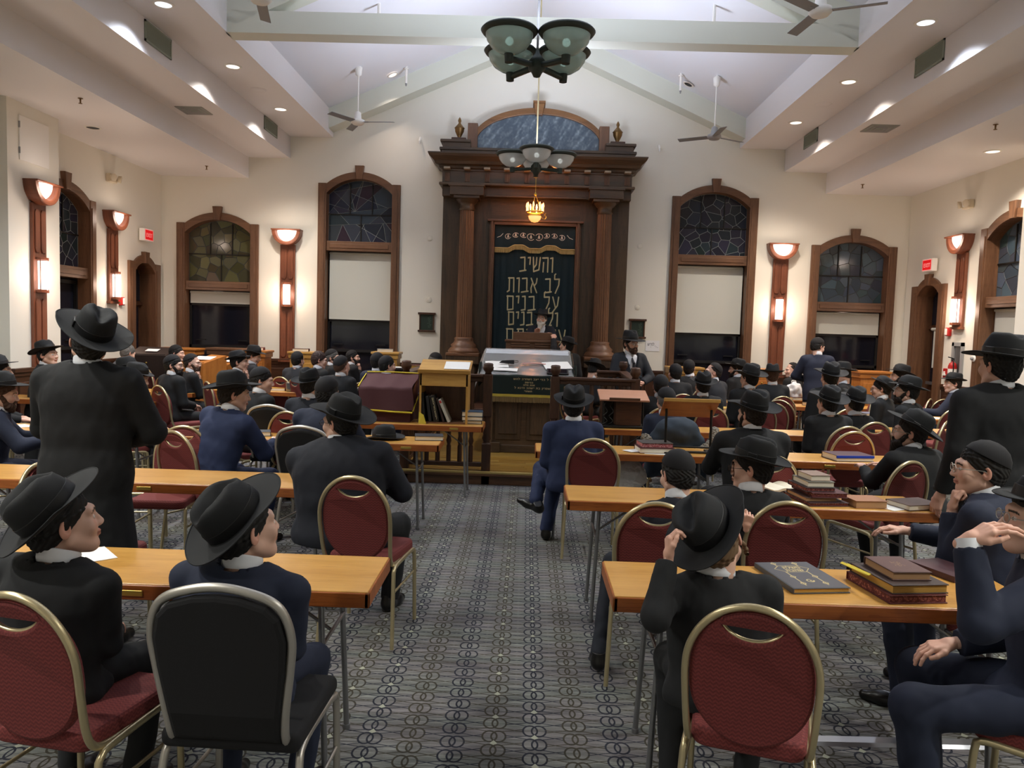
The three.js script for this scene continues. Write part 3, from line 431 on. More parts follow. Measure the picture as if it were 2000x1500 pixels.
{ const o = thing('microphone_case', 'small dark device with a white lit screen on the shelf edge before the podium', 'device', [.02, 1.2, -12.3]); o.position.set(.02, 1.02, -12.78); mesh('body', [rbox(.16, .2, .05, .012, .06, .1, 0), rbox(.06, .26, .05, .01, -.05, .13, 0)], M.black, o); mesh('screen', span(-.07, -.01, .2, .255, .026, .03), M.glow(0xdfe4f0, .9), o); mesh('stand', [cyl(.03, .02, 1.02, .02, -.51, 0, 10), cyl(.14, .12, .02, .02, -1.01, 0, 20)], M.black, o); }

// ---------------------------------------------------------------- things on the walls
function plaque(x, y, label) { const o = thing('wall_plaque', label, 'plaque', [x, y, ZF]); wood('frame', [rspan(-.14, -.115, -.15, .15, 0, .03, .004), rspan(.115, .14, -.15, .15, 0, .03, .004), rspan(-.165, .165, .145, .185, 0, .05, .006), rspan(-.165, .165, -.18, -.145, 0, .05, .006)], M.darkWood, o); mesh('plate', (() => { const g = new THREE.PlaneGeometry(.24, .3).translate(0, 0, .017); return [g, span(-.12, .12, -.15, .15, 0, .016)]; })(), std(0xffffff, .5, .2, { map: canvasTex(96, 128, (c, w, h) => { c.fillStyle = '#26362e'; c.fillRect(0, 0, w, h); c.strokeStyle = '#5d7260'; for (let k = 0; k < 9; k++) glyphs(c, ['bnym', 'avl tb', 'shrb', 'lvn mt'][k % 4], 82 - (k % 3) * 4, 14 + k * 11, 5, 1.2); }) }), o); }
plaque(-1.9, 1.83, 'dark green plaque in a wooden frame on the wall left of the ark'); plaque(2.06, 1.83, 'dark green plaque in a wooden frame on the wall right of the ark');
for (const [x, y, l] of [[-1.88, 3.4, 'upper disc left of the ark'], [-1.87, 2.26, 'lower disc left of the ark'], [2.05, 3.37, 'upper disc right of the ark'], [2.05, 2.24, 'lower disc right of the ark']]) { const o = thing('wall_cover', `small round white cover plate on the wall, ${l}`, 'cover plate', [x, y, ZF]); mesh('plate', lathe([[0, .012], [.035, .012], [.05, .0]], 24).rotateX(PI / 2), M.wall, o); mesh('rim', new THREE.TorusGeometry(.05, .005, 6, 24).translate(0, 0, .004), M.wall, o); }
{ const o = thing('paper_notice', 'white paper notice with handwriting taped to the wall right of the ark', 'notice', [2.36, 1.52, ZF + .002]); mesh('sheet', (() => { const g = new THREE.PlaneGeometry(.26, .2, 8, 2), p = g.attributes.position; for (let i = 0; i < p.count; i++) p.setZ(i, .003 + .004 * (p.getX(i) / .13) ** 2); g.computeVertexNormals(); return g; })(), std(0xffffff, .85, 0, { map: canvasTex(128, 96, (c, w, h) => { c.fillStyle = '#eff0f2'; c.fillRect(0, 0, w, h); c.strokeStyle = '#33353c'; glyphs(c, 'lvrs', 78, 26, 20, 3); c.fillStyle = '#33353c'; for (const [x, y] of [[84, 46], [96, 54], [108, 60], [46, 56]]) c.fillRect(x, y, 5, 4); }) }), o); }
function exitSign(p, turn, label) {
  const o = thing('exit_sign', label, 'exit sign', p, turn); mesh('housing', rbox(.33, .22, .1, .012, 0, 0, .075), M.white, o); mesh('arm', span(-.04, .04, -.05, .05, 0, .03), M.white, o);
  const m = std(0xffffff, .5, 0, { map: canvasTex(192, 128, (c, w, h) => { c.fillStyle = '#f6e6e2'; c.fillRect(0, 0, w, h); c.fillStyle = '#d9202c'; c.fillRect(8, 8, w - 16, h - 16); c.fillStyle = '#ffe9e6'; c.font = 'bold 66px sans-serif'; c.textAlign = 'center'; c.textBaseline = 'middle'; c.fillText('EXIT', w / 2, h / 2 + 4); }) }); m.emissive = new THREE.Color(0xff4a58); m.emissiveMap = m.map; m.emissiveIntensity = .45;
  mesh('face', new THREE.PlaneGeometry(.3, .19).translate(0, 0, .1265), m, o);
}
exitSign([XL, 3.23, -13.78], PI / 2, 'red and white EXIT sign above the left side door'); exitSign([XR, 3.08, -13.55], -PI / 2, 'red and white EXIT sign above the right side door');
function emergency(p, turn, label) { const o = thing('emergency_light', label, 'emergency light', p, turn); mesh('housing', rbox(.22, .14, .08, .015, 0, 0, .04), M.beige, o); for (const s of [-1, 1]) mesh('lamp_head', [lathe([[0, 0], [.05, .005], [.06, .05], [.055, .06], [0, .062]], 18).rotateX(PI / 2 + .2).rotateY(s * .4).translate(s * .09, .01, .09)], M.beige, o); mesh('lens', cyl(.042, .042, .01, 0, 0, 0, 16).rotateX(PI / 2).translate(-.02, .0, .1), M.white, o); }
emergency([XL, 4.02, -12.7], PI / 2, 'twin-headed emergency light high on the left side wall'); emergency([XR, 3.96, -12.56], -PI / 2, 'twin-headed emergency light high on the right side wall');
{ const o = thing('fire_strobe', 'red and white fire alarm strobe beside the left exit door', 'alarm', [XL, 2.02, -13.02], PI / 2); mesh('body', rbox(.12, .14, .05, .01, 0, 0, .025), M.red, o); mesh('lens', rbox(.05, .11, .03, .008, .02, 0, .055), M.white, o); }
{ const o = thing('fire_strobe', 'red and white fire alarm strobe under the right short sconce', 'alarm', [XR, 1.93, -12.9], -PI / 2); mesh('body', rbox(.12, .14, .05, .01, 0, 0, .025), M.red, o); mesh('lens', rbox(.05, .11, .03, .008, -.02, 0, .055), M.white, o); }
{ const o = thing('fire_pull_station', 'small red fire alarm pull station low on the right wall by the exit door', 'alarm', [XR, 1.24, -12.88], -PI / 2); mesh('body', rbox(.12, .17, .05, .01, 0, 0, .025), M.red, o); mesh('handle', [rbox(.08, .03, .02, .006, 0, -.02, .06), rbox(.03, .05, .02, .006, 0, .01, .058)], M.white, o); }
{ const o = thing('extinguisher_cabinet', 'recessed grey metal cabinet on the right wall holding a fire extinguisher', 'cabinet', [XR, 1.4, -12.6], -PI / 2); mesh('frame', [span(-.16, .16, .3, .36, -.02, .03), span(-.16, .16, -.36, -.3, -.02, .03), span(-.16, -.1, -.36, .36, -.02, .03), span(.1, .16, -.36, .36, -.02, .03)], M.grey, o); mesh('back', span(-.1, .1, -.3, .3, .0, .006), M.steel, o); }
{ const o = thing('fire_extinguisher', 'red fire extinguisher standing in the grey wall cabinet', 'extinguisher', [XR - .012, 1.13, -12.6], -PI / 2); mesh('cylinder', lathe([[0, 0], [.06, .005], [.066, .03], [.066, .24], [.05, .29], [.02, .31], [.02, .33], [0, .33]], 20, 0, 0, .07), M.red, o); mesh('valve', [rbox(.04, .05, .03, .006, 0, .35, .07), bar(V(0, .37, .07), V(.0, .39, .15), .008, 6)], M.black, o); mesh('label', cyl(.0668, .0668, .12, 0, .14, .07, 20), M.white, o); mesh('hose', tube([[.0, .35, .09], [.07, .33, .1], [.085, .2, .1], [.075, .08, .1]], .009, 20, 6), M.black, o); }
{ const o = thing('access_panel', 'square white access panel high on the pier at far left', 'panel', [-6.5, 3.98, -10.07], PI / 2); mesh('panel', [rbox(.6, .56, .015, .005, 0, 0, .006)], M.white, o); mesh('hinge', [span(-.305, -.295, -.2, -.12, 0, .02), span(-.305, -.295, .12, .2, 0, .02)], M.grey, o); }
{ const o = thing('wall_dial', 'small round white dial on the right side window frame', 'dial', [XR - .06, 1.52, -12.06], -PI / 2); mesh('rose', lathe([[0, .02], [.05, .018], [.055, 0]], 20).rotateX(PI / 2), M.white, o); mesh('button', lathe([[0, .05], [.025, .045], [.03, .02]], 16).rotateX(PI / 2), M.grey, o); }

// ---------------------------------------------------------------- the bimah in the middle
{
  const o = thing('bimah_platform', 'low wooden platform with plank floor and dark risers in the middle of the hall', 'platform', [0, 0, 0]);
  wood('base', [rspan(-1.4, 1.42, 0, .13, -11.9, -8.52, .006), rspan(-1.42, 1.44, .1, .135, -11.92, -8.48, .008)], M.trimWood, o);
  for (let k = 0; k < 36; k++) { const z = -8.53 - k * .0935, cut = -.3 + rnd() * .9; for (const [a, b] of [[-1.39, cut - .001], [cut + .001, 1.41]]) wood('plank', span(a, b, .132, .15, z - .0915, z), M.plank[floor(rnd() * 3)], o); }
  mesh('nosing', rspan(-1.41, 1.43, .128, .152, -8.53, -8.48, .004), M.nosing = std(0xb09a5c, .4), o);
}
const baluster = (h) => lathe([[.0, 0], [.026, 0], [.026, .18], [.018, .2], [.03, .24], [.02, .29], [.027, .4], [.02, h - .34], [.03, h - .28], [.018, h - .24], [.025, h - .2], [.025, h], [0, h]], 12);
function newel(o, x, z) { const g = new THREE.Group(); g.name = 'newel_post'; g.position.set(x, 0, z); o.add(g); wood('post', [rspan(-.05, .05, 0, .46, -.05, .05, .006), lathe([[.05, .46], [.035, .48], [.052, .52], [.04, .56], [.052, .68], [.036, .74], [.05, .77], [.05, .78]], 20), rspan(-.05, .05, .77, 1.24, -.05, .05, .006)], M.darkWood, g); wood('finial', lathe([[0, 1.24], [.04, 1.24], [.034, 1.26], [.056, 1.29], [.06, 1.32], [.052, 1.33], [.055, 1.35], [.045, 1.365], [0, 1.37]], 24), M.darkWood, g); }
function railing(label, pts, newels) {
  const o = thing('railing', label, 'railing');
  for (let i = 0; i < pts.length - 1; i++) {
    const [a, b] = [V(pts[i][0], 0, pts[i][1]), V(pts[i + 1][0], 0, pts[i + 1][1])], L = a.distanceTo(b), ang = -Math.atan2(b.z - a.z, b.x - a.x), c = a.clone().add(b).multiplyScalar(.5);
    const rail = (y, h, d) => grain(rbox(L, h, d, .01).rotateY(ang).translate(c.x, y, c.z));
    wood('hand_rail', [rail(1.22, .035, .12), rail(1.18, .05, .07)], M.darkWood, o); wood('bottom_rail', rail(.22, .05, .06), M.darkWood, o);
    const n = max(2, Math.round(L / .117)); for (let k = 1; k < n; k++) { const p = a.clone().lerp(b, k / n); wood('baluster', baluster(.92).translate(p.x, .24, p.z), M.darkWood, o); }
  }
  for (const [x, z] of newels) newel(o, x, z);
}
railing('dark turned wooden railing left of the platform opening, with knobbed newel post', [[-.47, -8.57], [-1.34, -8.57], [-1.34, -11.8]], [[-.42, -8.57], [-1.34, -8.57]]);
railing('dark turned wooden railing right of the platform opening, behind the reading stand', [[.38, -8.57], [1.22, -8.57], [1.3, -10.3], [.95, -10.3]], [[.33, -8.57], [1.22, -8.57], [1.3, -10.3]]);
{
  const o = thing('reading_table', 'large dark panelled reading table on the middle platform', 'table', [-.01, .15, -9.92]);
  wood('cabinet', [span(-.42, .42, .08, .95, -1.0, 0)], M.arkWood, o); wood('plinth', [rspan(-.48, .48, 0, .1, -1.05, .03, .008), rspan(-.47, -.3, 0, .13, -.1, .06, .006), rspan(.3, .47, 0, .13, -.1, .06, .006)], M.arkWood, o);
  for (const s of [-1, 1]) wood('front_panel', [rspan(s * .205 - .165, s * .205 + .165, .17, .9, 0, .014, .004), rspan(s * .205 - .125, s * .205 + .125, .24, .84, .0, .028, .012)], M.arkWood, o);
  for (const s of [-1, 1]) wood('corner_post', rspan(s > 0 ? .4 : -.46, s > 0 ? .46 : -.4, .08, .96, -.04, .03, .006), M.arkWood, o);
  const g = grain(span(-.6, .66, .0, .05, -1.1, .04)); g.rotateX(.27).translate(0, .94, 0); mesh('table_top', g, M.arkWood, o);
}
M.green = phys(0x14241e, .9, { sheen: .3, sheenColor: new THREE.Color(0x24443a) });
{
  const o = thing('table_cloth', 'dark green embroidered cloth with gold band and fringe over the reading table', 'tablecloth', [-.01, .15, -9.92]);
  mesh('top_cloth', span(-.58, .64, 0, .008, -1.08, .05).rotateX(.27).translate(0, 1.003, .0), M.green, o);
  const t = canvasTex(512, 220, (c, w, h) => { c.fillStyle = '#12201b'; c.fillRect(0, 0, w, h); c.strokeStyle = '#c2a878'; [['tvrh l bny yob vshrb lhs', 470, 22, 17], ['bnymt', 310, 60, 15], ['avt hlb', 322, 90, 15], ['l smrk bt yshb vrna l', 446, 122, 17], ['tshvy', 304, 160, 14]].forEach(([s, r, y, k]) => glyphs(c, s, r, y, k, 3.2, .22, .9)); });
  const f = drape(1.0, .25, 6, .006, 60, 8); mesh('front_drop', f.translate(.0, .875, .085), phys(0xffffff, .9, { map: t }), o);
  mesh('gold_band', drape(1.0, .035, 6, .006, 60, 1).translate(0, .752, .09), M.goldBright = std(0xb9a43c, .7), o);
  const fr = []; for (let i = 0; i < 110; i++) { const x = -.5 + (i + .5) / 110; fr.push(bar(V(x, .737, .088), V(x + (rnd() - .5) * .008, .662 + rnd() * .008, .09), .0045, 4)); } mesh('fringe', fr, M.fringe = std(0x8a7248, .85), o).userData.kind = 'stuff';
  mesh('side_drop', [-1, 1].map((s) => drape(.9, .3, 5, .01, 30, 4).rotateY(s * PI / 2).translate(s > 0 ? .66 : -.6, 1.0, -.5)), M.green, o);
}
{
  const o = thing('plastic_cover', 'clear creased plastic sheet laid over the reading table cloth', 'cover', [-.01, .15, -9.92]);
  const nx = 60, nz = 40, g = new THREE.PlaneGeometry(1.44, 1.2, nx, nz), p = g.attributes.position;
  for (let i = 0; i < p.count; i++) { const x = p.getX(i) + .03, z = p.getY(i); let y = .012 + .006 * NZ.noise(x * 7, z * 7, 1) + .012 * max(0, NZ.noise(x * 2.2, z * 3, 4)), zz = -.5 - z * .93; const ex = max(0, x - .62, -.58 - x), ez = max(0, zz - .06); const slope = (a) => 1.02 - a * .2767; let Y = slope(min(zz, .06)) + y; if (ex > 0) Y -= ex * 1.7; if (ez > 0) Y -= ez * 2.0; p.setXYZ(i, x - Math.sign(x) * ex * .4, Y, min(zz, .06) + ez * .35 + .02); }
  g.computeVertexNormals(); mesh('sheet', g, phys(0xffffff, .22, { transmission: .74, thickness: 0, ior: 1.45, specularIntensity: 1, color: 0xf2f6f8 }), o);
}
const onTable = (x, z) => [-.01 + x, .15 + 1.055 - z * .2767, -9.92 + z];
const sheetOn = (x, z, w, d, turn, label, group) => { const o = thing('paper_sheet', label, 'paper', onTable(x, z), 0, group); const g = new THREE.BoxGeometry(w, .002, d, 6, 1, 4), p = g.attributes.position; for (let i = 0; i < p.count; i++) p.setY(i, p.getY(i) + .006 * NZ.noise(p.getX(i) * 9, p.getZ(i) * 9, x * 5)); g.computeVertexNormals(); mesh('sheet', g.rotateY(turn).rotateX(.27), M.paper, o); };
{ const o = thing('table_runner', 'white cloth strip along the rear edge of the reading table under the plastic', 'cloth', onTable(.02, -.93)); mesh('cloth', (() => { const g = new THREE.BoxGeometry(1.16, .004, .2, 24, 1, 3), p = g.attributes.position; for (let i = 0; i < p.count; i++) p.setY(i, p.getY(i) - .03 + .004 * NZ.noise(p.getX(i) * 8, p.getZ(i) * 8, 2)); g.computeVertexNormals(); return g.rotateX(.27); })(), M.shirt, o); }
sheetOn(-.38, -.28, .3, .26, .1, 'white paper under the black clip on the reading table'); sheetOn(-.27, -.08, .34, .12, -.06, 'narrow white paper at the front left of the reading table'); sheetOn(.42, -.3, .36, .3, .2, 'large white paper at the right side of the reading table');
{ const o = thing('tablet', 'black framed tablet lying at the front right of the reading table', 'tablet', onTable(.42, -.05)); mesh('body', rbox(.28, .02, .2, .006).rotateX(.27), M.black, o); mesh('screen', box(.24, .002, .15, 0, .0115, 0).rotateX(.27), M.glassDark, o); }
{ const o = thing('bulldog_clip', 'black clip lying on white paper on the reading table', 'clip', onTable(-.25, -.3)); mesh('jaw', prism([[-.1, 0], [.1, -.01], [.1, .04], [-.06, .03]], .04, [], .004).rotateX(-.2).translate(0, .01, 0), M.black, o); mesh('lever', tube([[.08, .03, .01], [.14, .05, 0], [.15, .03, .03], [.08, .02, .03]], .004, 20, 6), M.black, o); }
{ const o = thing('ribbon_bundle', 'pink and red striped ribbon under the plastic on the reading table', 'ribbon', onTable(.12, -.32)); for (let k = 0; k < 3; k++) mesh('strip', tube([[-.16, .004, k * .03], [0, .012, k * .03 - .03], [.15, .004, k * .03 - .06]], .008, 16, 5), k % 2 ? M.red : M.pink = std(0xd8a8a0, .7), o); }
// ---------------------------------------------------------------- study tables
function studyTable(x0, x1, z0, label, plates = [], o2 = {}) { // x0..x1, front edge (nearest the camera) at z0
  const d = o2.d ?? .46, o = thing('study_table', label, 'table', [(x0 + x1) / 2, 0, z0 - d / 2], o2.turn ?? 0), w = x1 - x0, H = .75;
  wood('tabletop', rbox(w - .012, .012, d - .012, .004, 0, H - .006, 0), M.top, o);
  wood('edge_band', [rspan(-w / 2, w / 2, H - .062, H - .004, d / 2 - .02, d / 2, .005), rspan(-w / 2, w / 2, H - .062, H - .004, -d / 2, -d / 2 + .02, .005), rspan(-w / 2, -w / 2 + .02, H - .062, H - .004, -d / 2, d / 2, .005), rspan(w / 2 - .02, w / 2, H - .062, H - .004, -d / 2, d / 2, .005), span(-w / 2 + .01, w / 2 - .01, H - .03, H - .012, -d / 2 + .01, d / 2 - .01)], M.apron, o);
  for (const s of [-1, 1]) for (const t of [-1, 1]) mesh('leg', [bar(V(s * (w / 2 - .2), H - .03, t * (d / 2 - .07)), V(s * (w / 2 - .17), .01, t * (d / 2 - .05)), .012, 8), cyl(.016, .016, .02, s * (w / 2 - .17), .01, t * (d / 2 - .05), 10)], M.steel, o);
  for (const s of [-1, 1]) mesh('leg_brace', [bar(V(s * (w / 2 - .185), .52, -d / 2 + .06), V(s * (w / 2 - .185), .52, d / 2 - .06), .008, 6), bar(V(s * (w / 2 - .185), .5, 0), V(s * (w / 2 - .5), H - .03, 0), .007, 6)], M.steel, o);
  for (const px of plates) mesh('name_plate', [rbox(.09, .022, .006, .0025, px - (x0 + x1) / 2, H - .034, d / 2 + .002), ...[-1, 1].map((s) => cyl(.003, .003, .004, 0, 0, 0, 8).rotateX(PI / 2).translate(px - (x0 + x1) / 2 + s * .038, H - .034, d / 2 + .005))], M.brass, o);
  return o;
}
studyTable(-2.97, -.56, -2.8, 'nearest oak study table left of the aisle, two boys in black hats seated before it', [-1.46, -.86, -2.1]);
studyTable(-2.93, -1.08, -4.57, 'second oak study table left of the aisle, empty chairs standing on its far side', [-1.6, -2.3]);
studyTable(-4.9, -2.97, -4.55, 'oak study table at far left behind the standing man in the long coat', [-3.6]);
studyTable(-3.1, -.72, -6.46, 'third oak study table left of the aisle, with a black hat and a book', [-1.0, -1.9]);
studyTable(-5.4, -3.15, -6.46, 'oak study table at left whose corner shows beside the red chair', [-3.6]);
studyTable(-2.9, -.42, -7.78, 'oak study table before the platform railing carrying the yellow lectern and leaning books', [-.72, -1.45]);
studyTable(-6.3, -4.42, -8.95, 'small visible end of an oak study table behind the left red chair');
studyTable(-6.4, -4.5, -10.3, 'far left oak study table under the bearded man with the hand at his mouth');
studyTable(-4.6, -2.9, -10.9, 'oak study table near the front left with small books and a metal cup');
studyTable(.36, 2.02, -2.86, 'nearest oak study table right of the aisle, carrying the large grey gilt book', [1.8]);
studyTable(.27, 2.47, -4.5, 'second oak study table right of the aisle, piled with a tall stack of books', [1.62]);
studyTable(.1, 1.74, -6.32, 'third oak study table right of the aisle, under the wooden music stand');
studyTable(1.77, 3.3, -6.25, 'oak study table at right with a thick blue-edged book', [2.5]);
studyTable(.82, 3.1, -7.92, 'fourth oak study table right of the aisle, holding the small reading stand');
studyTable(3.7, 5.7, -8.5, 'oak study table at right whose corner shows beside the man in the long black coat', [4.8]);
studyTable(4.45, 6.3, -10.0, 'far right oak study table before the boy in glasses and tilted hat');
studyTable(1.75, 3.5, -9.85, 'oak study table right of the platform with pale books stacked on it');
studyTable(3.85, 5.5, -11.3, 'oak study table at the far right behind the boy in the small black hat');
studyTable(3.9, 5.4, -12.4, 'farthest oak study table at right with a brown book lying on it');
studyTable(1.6, 3.3, -11.6, 'far oak study table in front of the right tall window');

// ---------------------------------------------------------------- banquet chairs, facing -z
const CH = {};
function redChairParts() {
  const o = new THREE.Group();
  for (const s of [-1, 1]) mesh('leg_frame', tube([[s * .225, .012, -.205], [s * .222, .2, -.2], [s * .218, .4, -.192], [s * .215, .428, -.17], [s * .212, .43, -.1], [s * .212, .425, .13], [s * .214, .41, .18], [s * .218, .36, .2], [s * .232, .012, .245]], .0125, 70, 10), M.gold, o);
  for (const s of [-1, 1]) mesh('stretcher', bar(V(s * .219, .3, -.196), V(s * .222, .3, .21), .007, 8), M.gold, o);
  const back = [[-.195, .425, .02], [-.198, .43, .14], [-.202, .455, .2], [-.207, .52, .235], [-.214, .64, .262]], n = 14; for (let i = 0; i <= n; i++) { const a = PI - PI * i / n; back.push([.215 * cos(a), .7 + .215 * sin(a), .272 + .032 * sin(a)]); } back.push([.214, .64, .262], [.207, .52, .235], [.202, .455, .2], [.198, .43, .14], [.195, .425, .02]);
  mesh('back_frame', tube(back, .0125, 140, 10), M.gold, o);
  // padded back with a lens-shaped hand hole under the rim
  const out = [...arc(0, .7, .203, .203, 0, 180, 28), ...arc(0, .66, .203, .2, 180, 360, 28)], lensLow = arc(0, .9, .115, .075, 205, 335, 16), lensUp = arc(0, .795, .12, .078, 152, 28, 16).reverse();
  const lens = [...arc(0, .876, .105, .066, 186, 354, 18), ...arc(0, .7, .193, .193, 57, 123, 16)];
  const bend = (g) => { const p = g.attributes.position; for (let i = 0; i < p.count; i++) { const x = p.getX(i), y = p.getY(i); p.setZ(i, p.getZ(i) + .262 + (y - .64) * .16 + (y < .6 ? -(.6 - y) * .12 : 0) - x * x * .5); } g.computeVertexNormals(); return g; };
  const pad = (z0, z1, m, n2) => { const g = prism(out, z1 - z0, [lens], .012).translate(0, 0, z0); const q = bend(g.index ? g.toNonIndexed() : g); return mesh(n2, q, m, o); };
  pad(-.022, .016, M.pad, 'back_pad');
  mesh('handle_trim', tube(arc(0, .876, .107, .068, 182, 358, 18).map(([x, y]) => [x, y, .262 + (y - .64) * .16 - x * x * .5 - .002]), .0085, 40, 8), M.gold, o);
  mesh('seat', (() => { const s = new THREE.Shape(); const r = .07, w = .215, d = .215; s.moveTo(-w + r, -d); s.lineTo(w - r, -d); s.quadraticCurveTo(w, -d, w, -d + r); s.lineTo(w - .02, d - r); s.quadraticCurveTo(w - .02, d, w - .02 - r, d); s.lineTo(-w + .02 + r, d); s.quadraticCurveTo(-w + .02, d, -w + .02, d - r); s.lineTo(-w, -d + r); s.quadraticCurveTo(-w, -d, -w + r, -d); const g = new THREE.ExtrudeGeometry(s, { depth: .02, bevelEnabled: true, bevelSize: .018, bevelThickness: .02, bevelOffset: -.018, bevelSegments: 3 }).rotateX(PI / 2).translate(0, .466, 0); const p = g.attributes.position; for (let i = 0; i < p.count; i++) if (p.getY(i) > .46) p.setY(i, p.getY(i) + .012 * (1 - (p.getX(i) / .215) ** 2) * (1 - (p.getZ(i) / .215) ** 2)); g.computeVertexNormals(); return g; })(), M.pad, o);
  return o;
}
function dome(p, w, y0, y1) { return p; }
function blackChairParts(metal) {
  const o = new THREE.Group();
  for (const s of [-1, 1]) { mesh('leg_frame', tube([[s * .215, .012, -.21], [s * .212, .38, -.2], [s * .21, .43, -.16], [s * .205, .435, -.05], [s * .205, .43, .14], [s * .212, .36, .2], [s * .225, .012, .26]], .0125, 60, 10), metal, o); mesh('stretcher', bar(V(s * .214, .24, -.203), V(s * .217, .24, .216), .007, 8), metal, o); }
  const b = [[-.19, .43, .02], [-.185, .435, .14], [-.175, .47, .205], [-.18, .56, .235], [-.2, .7, .255], [-.208, .79, .268], [-.19, .865, .28], [-.15, .905, .288], [-.07, .93, .293], [0, .938, .295]]; mesh('back_frame', tube([...b, ...b.slice(0, -1).reverse().map((p) => [-p[0], p[1], p[2]])], .0135, 120, 10), metal, o);
  const q = [[-.165, .47], [-.17, .56], [-.19, .7], [-.196, .79], [-.18, .855], [-.145, .89], [-.07, .912], [0, .918]], pts = [...q, ...q.slice(0, -1).reverse().map((p) => [-p[0], p[1]])];
  const g = prism(pts, .045, [], .014), p = g.attributes.position; for (let i = 0; i < p.count; i++) { const y = p.getY(i); p.setZ(i, p.getZ(i) + .2 + (y - .47) * .16 + min(0, (y - .56)) * .2); } g.computeVertexNormals(); mesh('back_pad', g, M.blackFabric, o);
  mesh('seat', rbox(.43, .06, .43, .025, 0, .46, 0, 3), M.blackFabric, o);
  return o;
}
CH.red = redChairParts(); CH.black = blackChairParts(M.silver); CH.white = blackChairParts(M.white); CH.red.scale.set(.91, 1.035, 1); CH.black.scale.set(1, 1.055, 1); CH.white.scale.set(1, 1.03, 1);
function chair(kind, x, z, face, label, y = 0) { const o = CH[kind].clone(); o.name = numbered('banquet_chair'); o.position.set(x, y, z); o.rotation.y = -face * R; scene.add(o); return tag(o, label, 'chair', kind === 'red' ? 'burgundy banquet chairs' : 'black padded banquet chairs'); }

// ---------------------------------------------------------------- books
const bookMats = new Map(); const bm = (c, r = .55) => { const k = c + '_' + r; if (!bookMats.has(k)) bookMats.set(k, std(c, r)); return bookMats.get(k); };
M.pages = std(0xf0e8d4, .85); M.pagesYellow = std(0xc79a48, .8); M.pagesTan = std(0xb89068, .8); M.marbled = std(0xffffff, .7, 0, { map: tex(256, 64, (u, v) => { const n = vnoise(u * 40, v * 8, 40, 8), k = vnoise(u * 90, v * 18, 90, 18); return mix3([78, 22, 24], [206, 140, 120], n > .55 ? k : k * .35); }, .3, .06) });
M.redSpeckle = std(0xffffff, .7, 0, { map: tex(256, 64, (u, v) => mix3([150, 40, 50], [236, 190, 186], vnoise(u * 60, v * 14, 60, 14)), .3, .06) });
function book(p, w, h, d, turn, cover, pages, label, group, extra) { // lying flat: w along x, d along z, spine on the -x side
  const o = thing('book', label, 'book', p, turn * R, group), c = bm(cover), t = min(.004, h * .16);
  mesh('cover', [rspan(-w / 2, w / 2, 0, t, -d / 2, d / 2, t * .4), rspan(-w / 2, w / 2, h - t, h, -d / 2, d / 2, t * .4), rspan(-w / 2 - .002, -w / 2 + t, 0, h, -d / 2, d / 2, t * .4)], c, o);
  mesh('page_block', grain(span(-w / 2 + t, w / 2 - .006, t, h - t, -d / 2 + .005, d / 2 - .005)), pages, o);
  if (extra) extra(o, h); return o;
}
const print = (o, w, d, h, m) => mesh('cover_print', new THREE.PlaneGeometry(w, d).rotateX(-PI / 2).translate(0, h + .0006, 0), m, o);
const gilt = (bg, ink, draw, w = 192, h = 256) => std(0xffffff, .5, .1, { map: canvasTex(w, h, (c) => { c.fillStyle = bg; c.fillRect(0, 0, w, h); c.strokeStyle = c.fillStyle = ink; draw(c, w, h); }) });
const T = .751;
{ // on the nearest right table
  const p = atHeight(1563, 1132, T); book([p.x, T, p.z], .24, .022, .34, 9, 0x4a4d52, M.pagesYellow, 'large flat grey book with gold lettered cover on the nearest right table', undefined, (o, h) => print(o, .23, .33, h, gilt('#5a5a60', '#cdbb84', (c, w, hh) => { c.lineWidth = 3; c.beginPath(); [[60, 40], [132, 40], [160, 70], [132, 104], [60, 104], [32, 70]].forEach(([x, y], i) => c[i ? 'lineTo' : 'moveTo'](x, y)); c.closePath(); c.stroke(); glyphs(c, 'mslt', 132, 50, 18, 4); glyphs(c, 'shbt', 130, 78, 18, 4); for (const x of [56, 136]) { c.beginPath(); c.moveTo(x, 4); c.lineTo(x, 40); c.moveTo(x, 104); c.lineTo(x, 232); c.stroke(); for (const y of [16, 150, 214]) { c.beginPath(); c.arc(x, y, 8, 0, 6.3); c.stroke(); } } c.beginPath(); c.arc(96, 190, 12, 0, 5); c.stroke(); c.beginPath(); c.arc(100, 192, 5, 0, 5); c.stroke(); })));
  const q = atHeight(1752, 1160, T); const sx = q.x + .01, sz = q.z - .04;
  book([sx, T, sz], .3, .034, .24, -82, 0x5a1e1e, M.marbled, 'big book with red marbled edges at the bottom of the nearest right stack');
  book([sx + .01, T + .034, sz - .005], .285, .036, .235, -81, 0x3a2a26, M.pagesYellow, 'brown book with yellow page edges in the middle of the nearest right stack');
  book([sx + .01, T + .071, sz - .015], .21, .034, .16, -84, 0x553a36, M.pagesTan, 'smaller brown gilt book on top of the nearest right stack', undefined, (o, h) => print(o, .2, .15, h, gilt('#5e423f', '#a88e5a', (c, w, hh) => { c.lineWidth = 2; for (let k = 0; k < 9; k++) { c.beginPath(); c.arc(128 + 34 * cos(k * .7), 96 + 16 * sin(k * 1.4), 9, k, k + 4); c.stroke(); } }, 256, 192)));
  { const o = thing('paper_slip', 'yellow paper slip sticking out of the nearest right book stack', 'paper', [sx - .15, T + .072, sz - .03]); mesh('slip', [box(.012, .0015, .17, .0, .004, 0, .12, .25, .5), box(.016, .0015, .14, .008, .0, .0, .1, .2, .5)], std(0xd8c440, .7), o); }
  const r = atHeight(1838, 1118, T); book([r.x + .02, T, r.z], .17, .026, .24, 20, 0x4a2c30, M.pages, 'dark red book half hidden behind the boy with the white cuff');
}
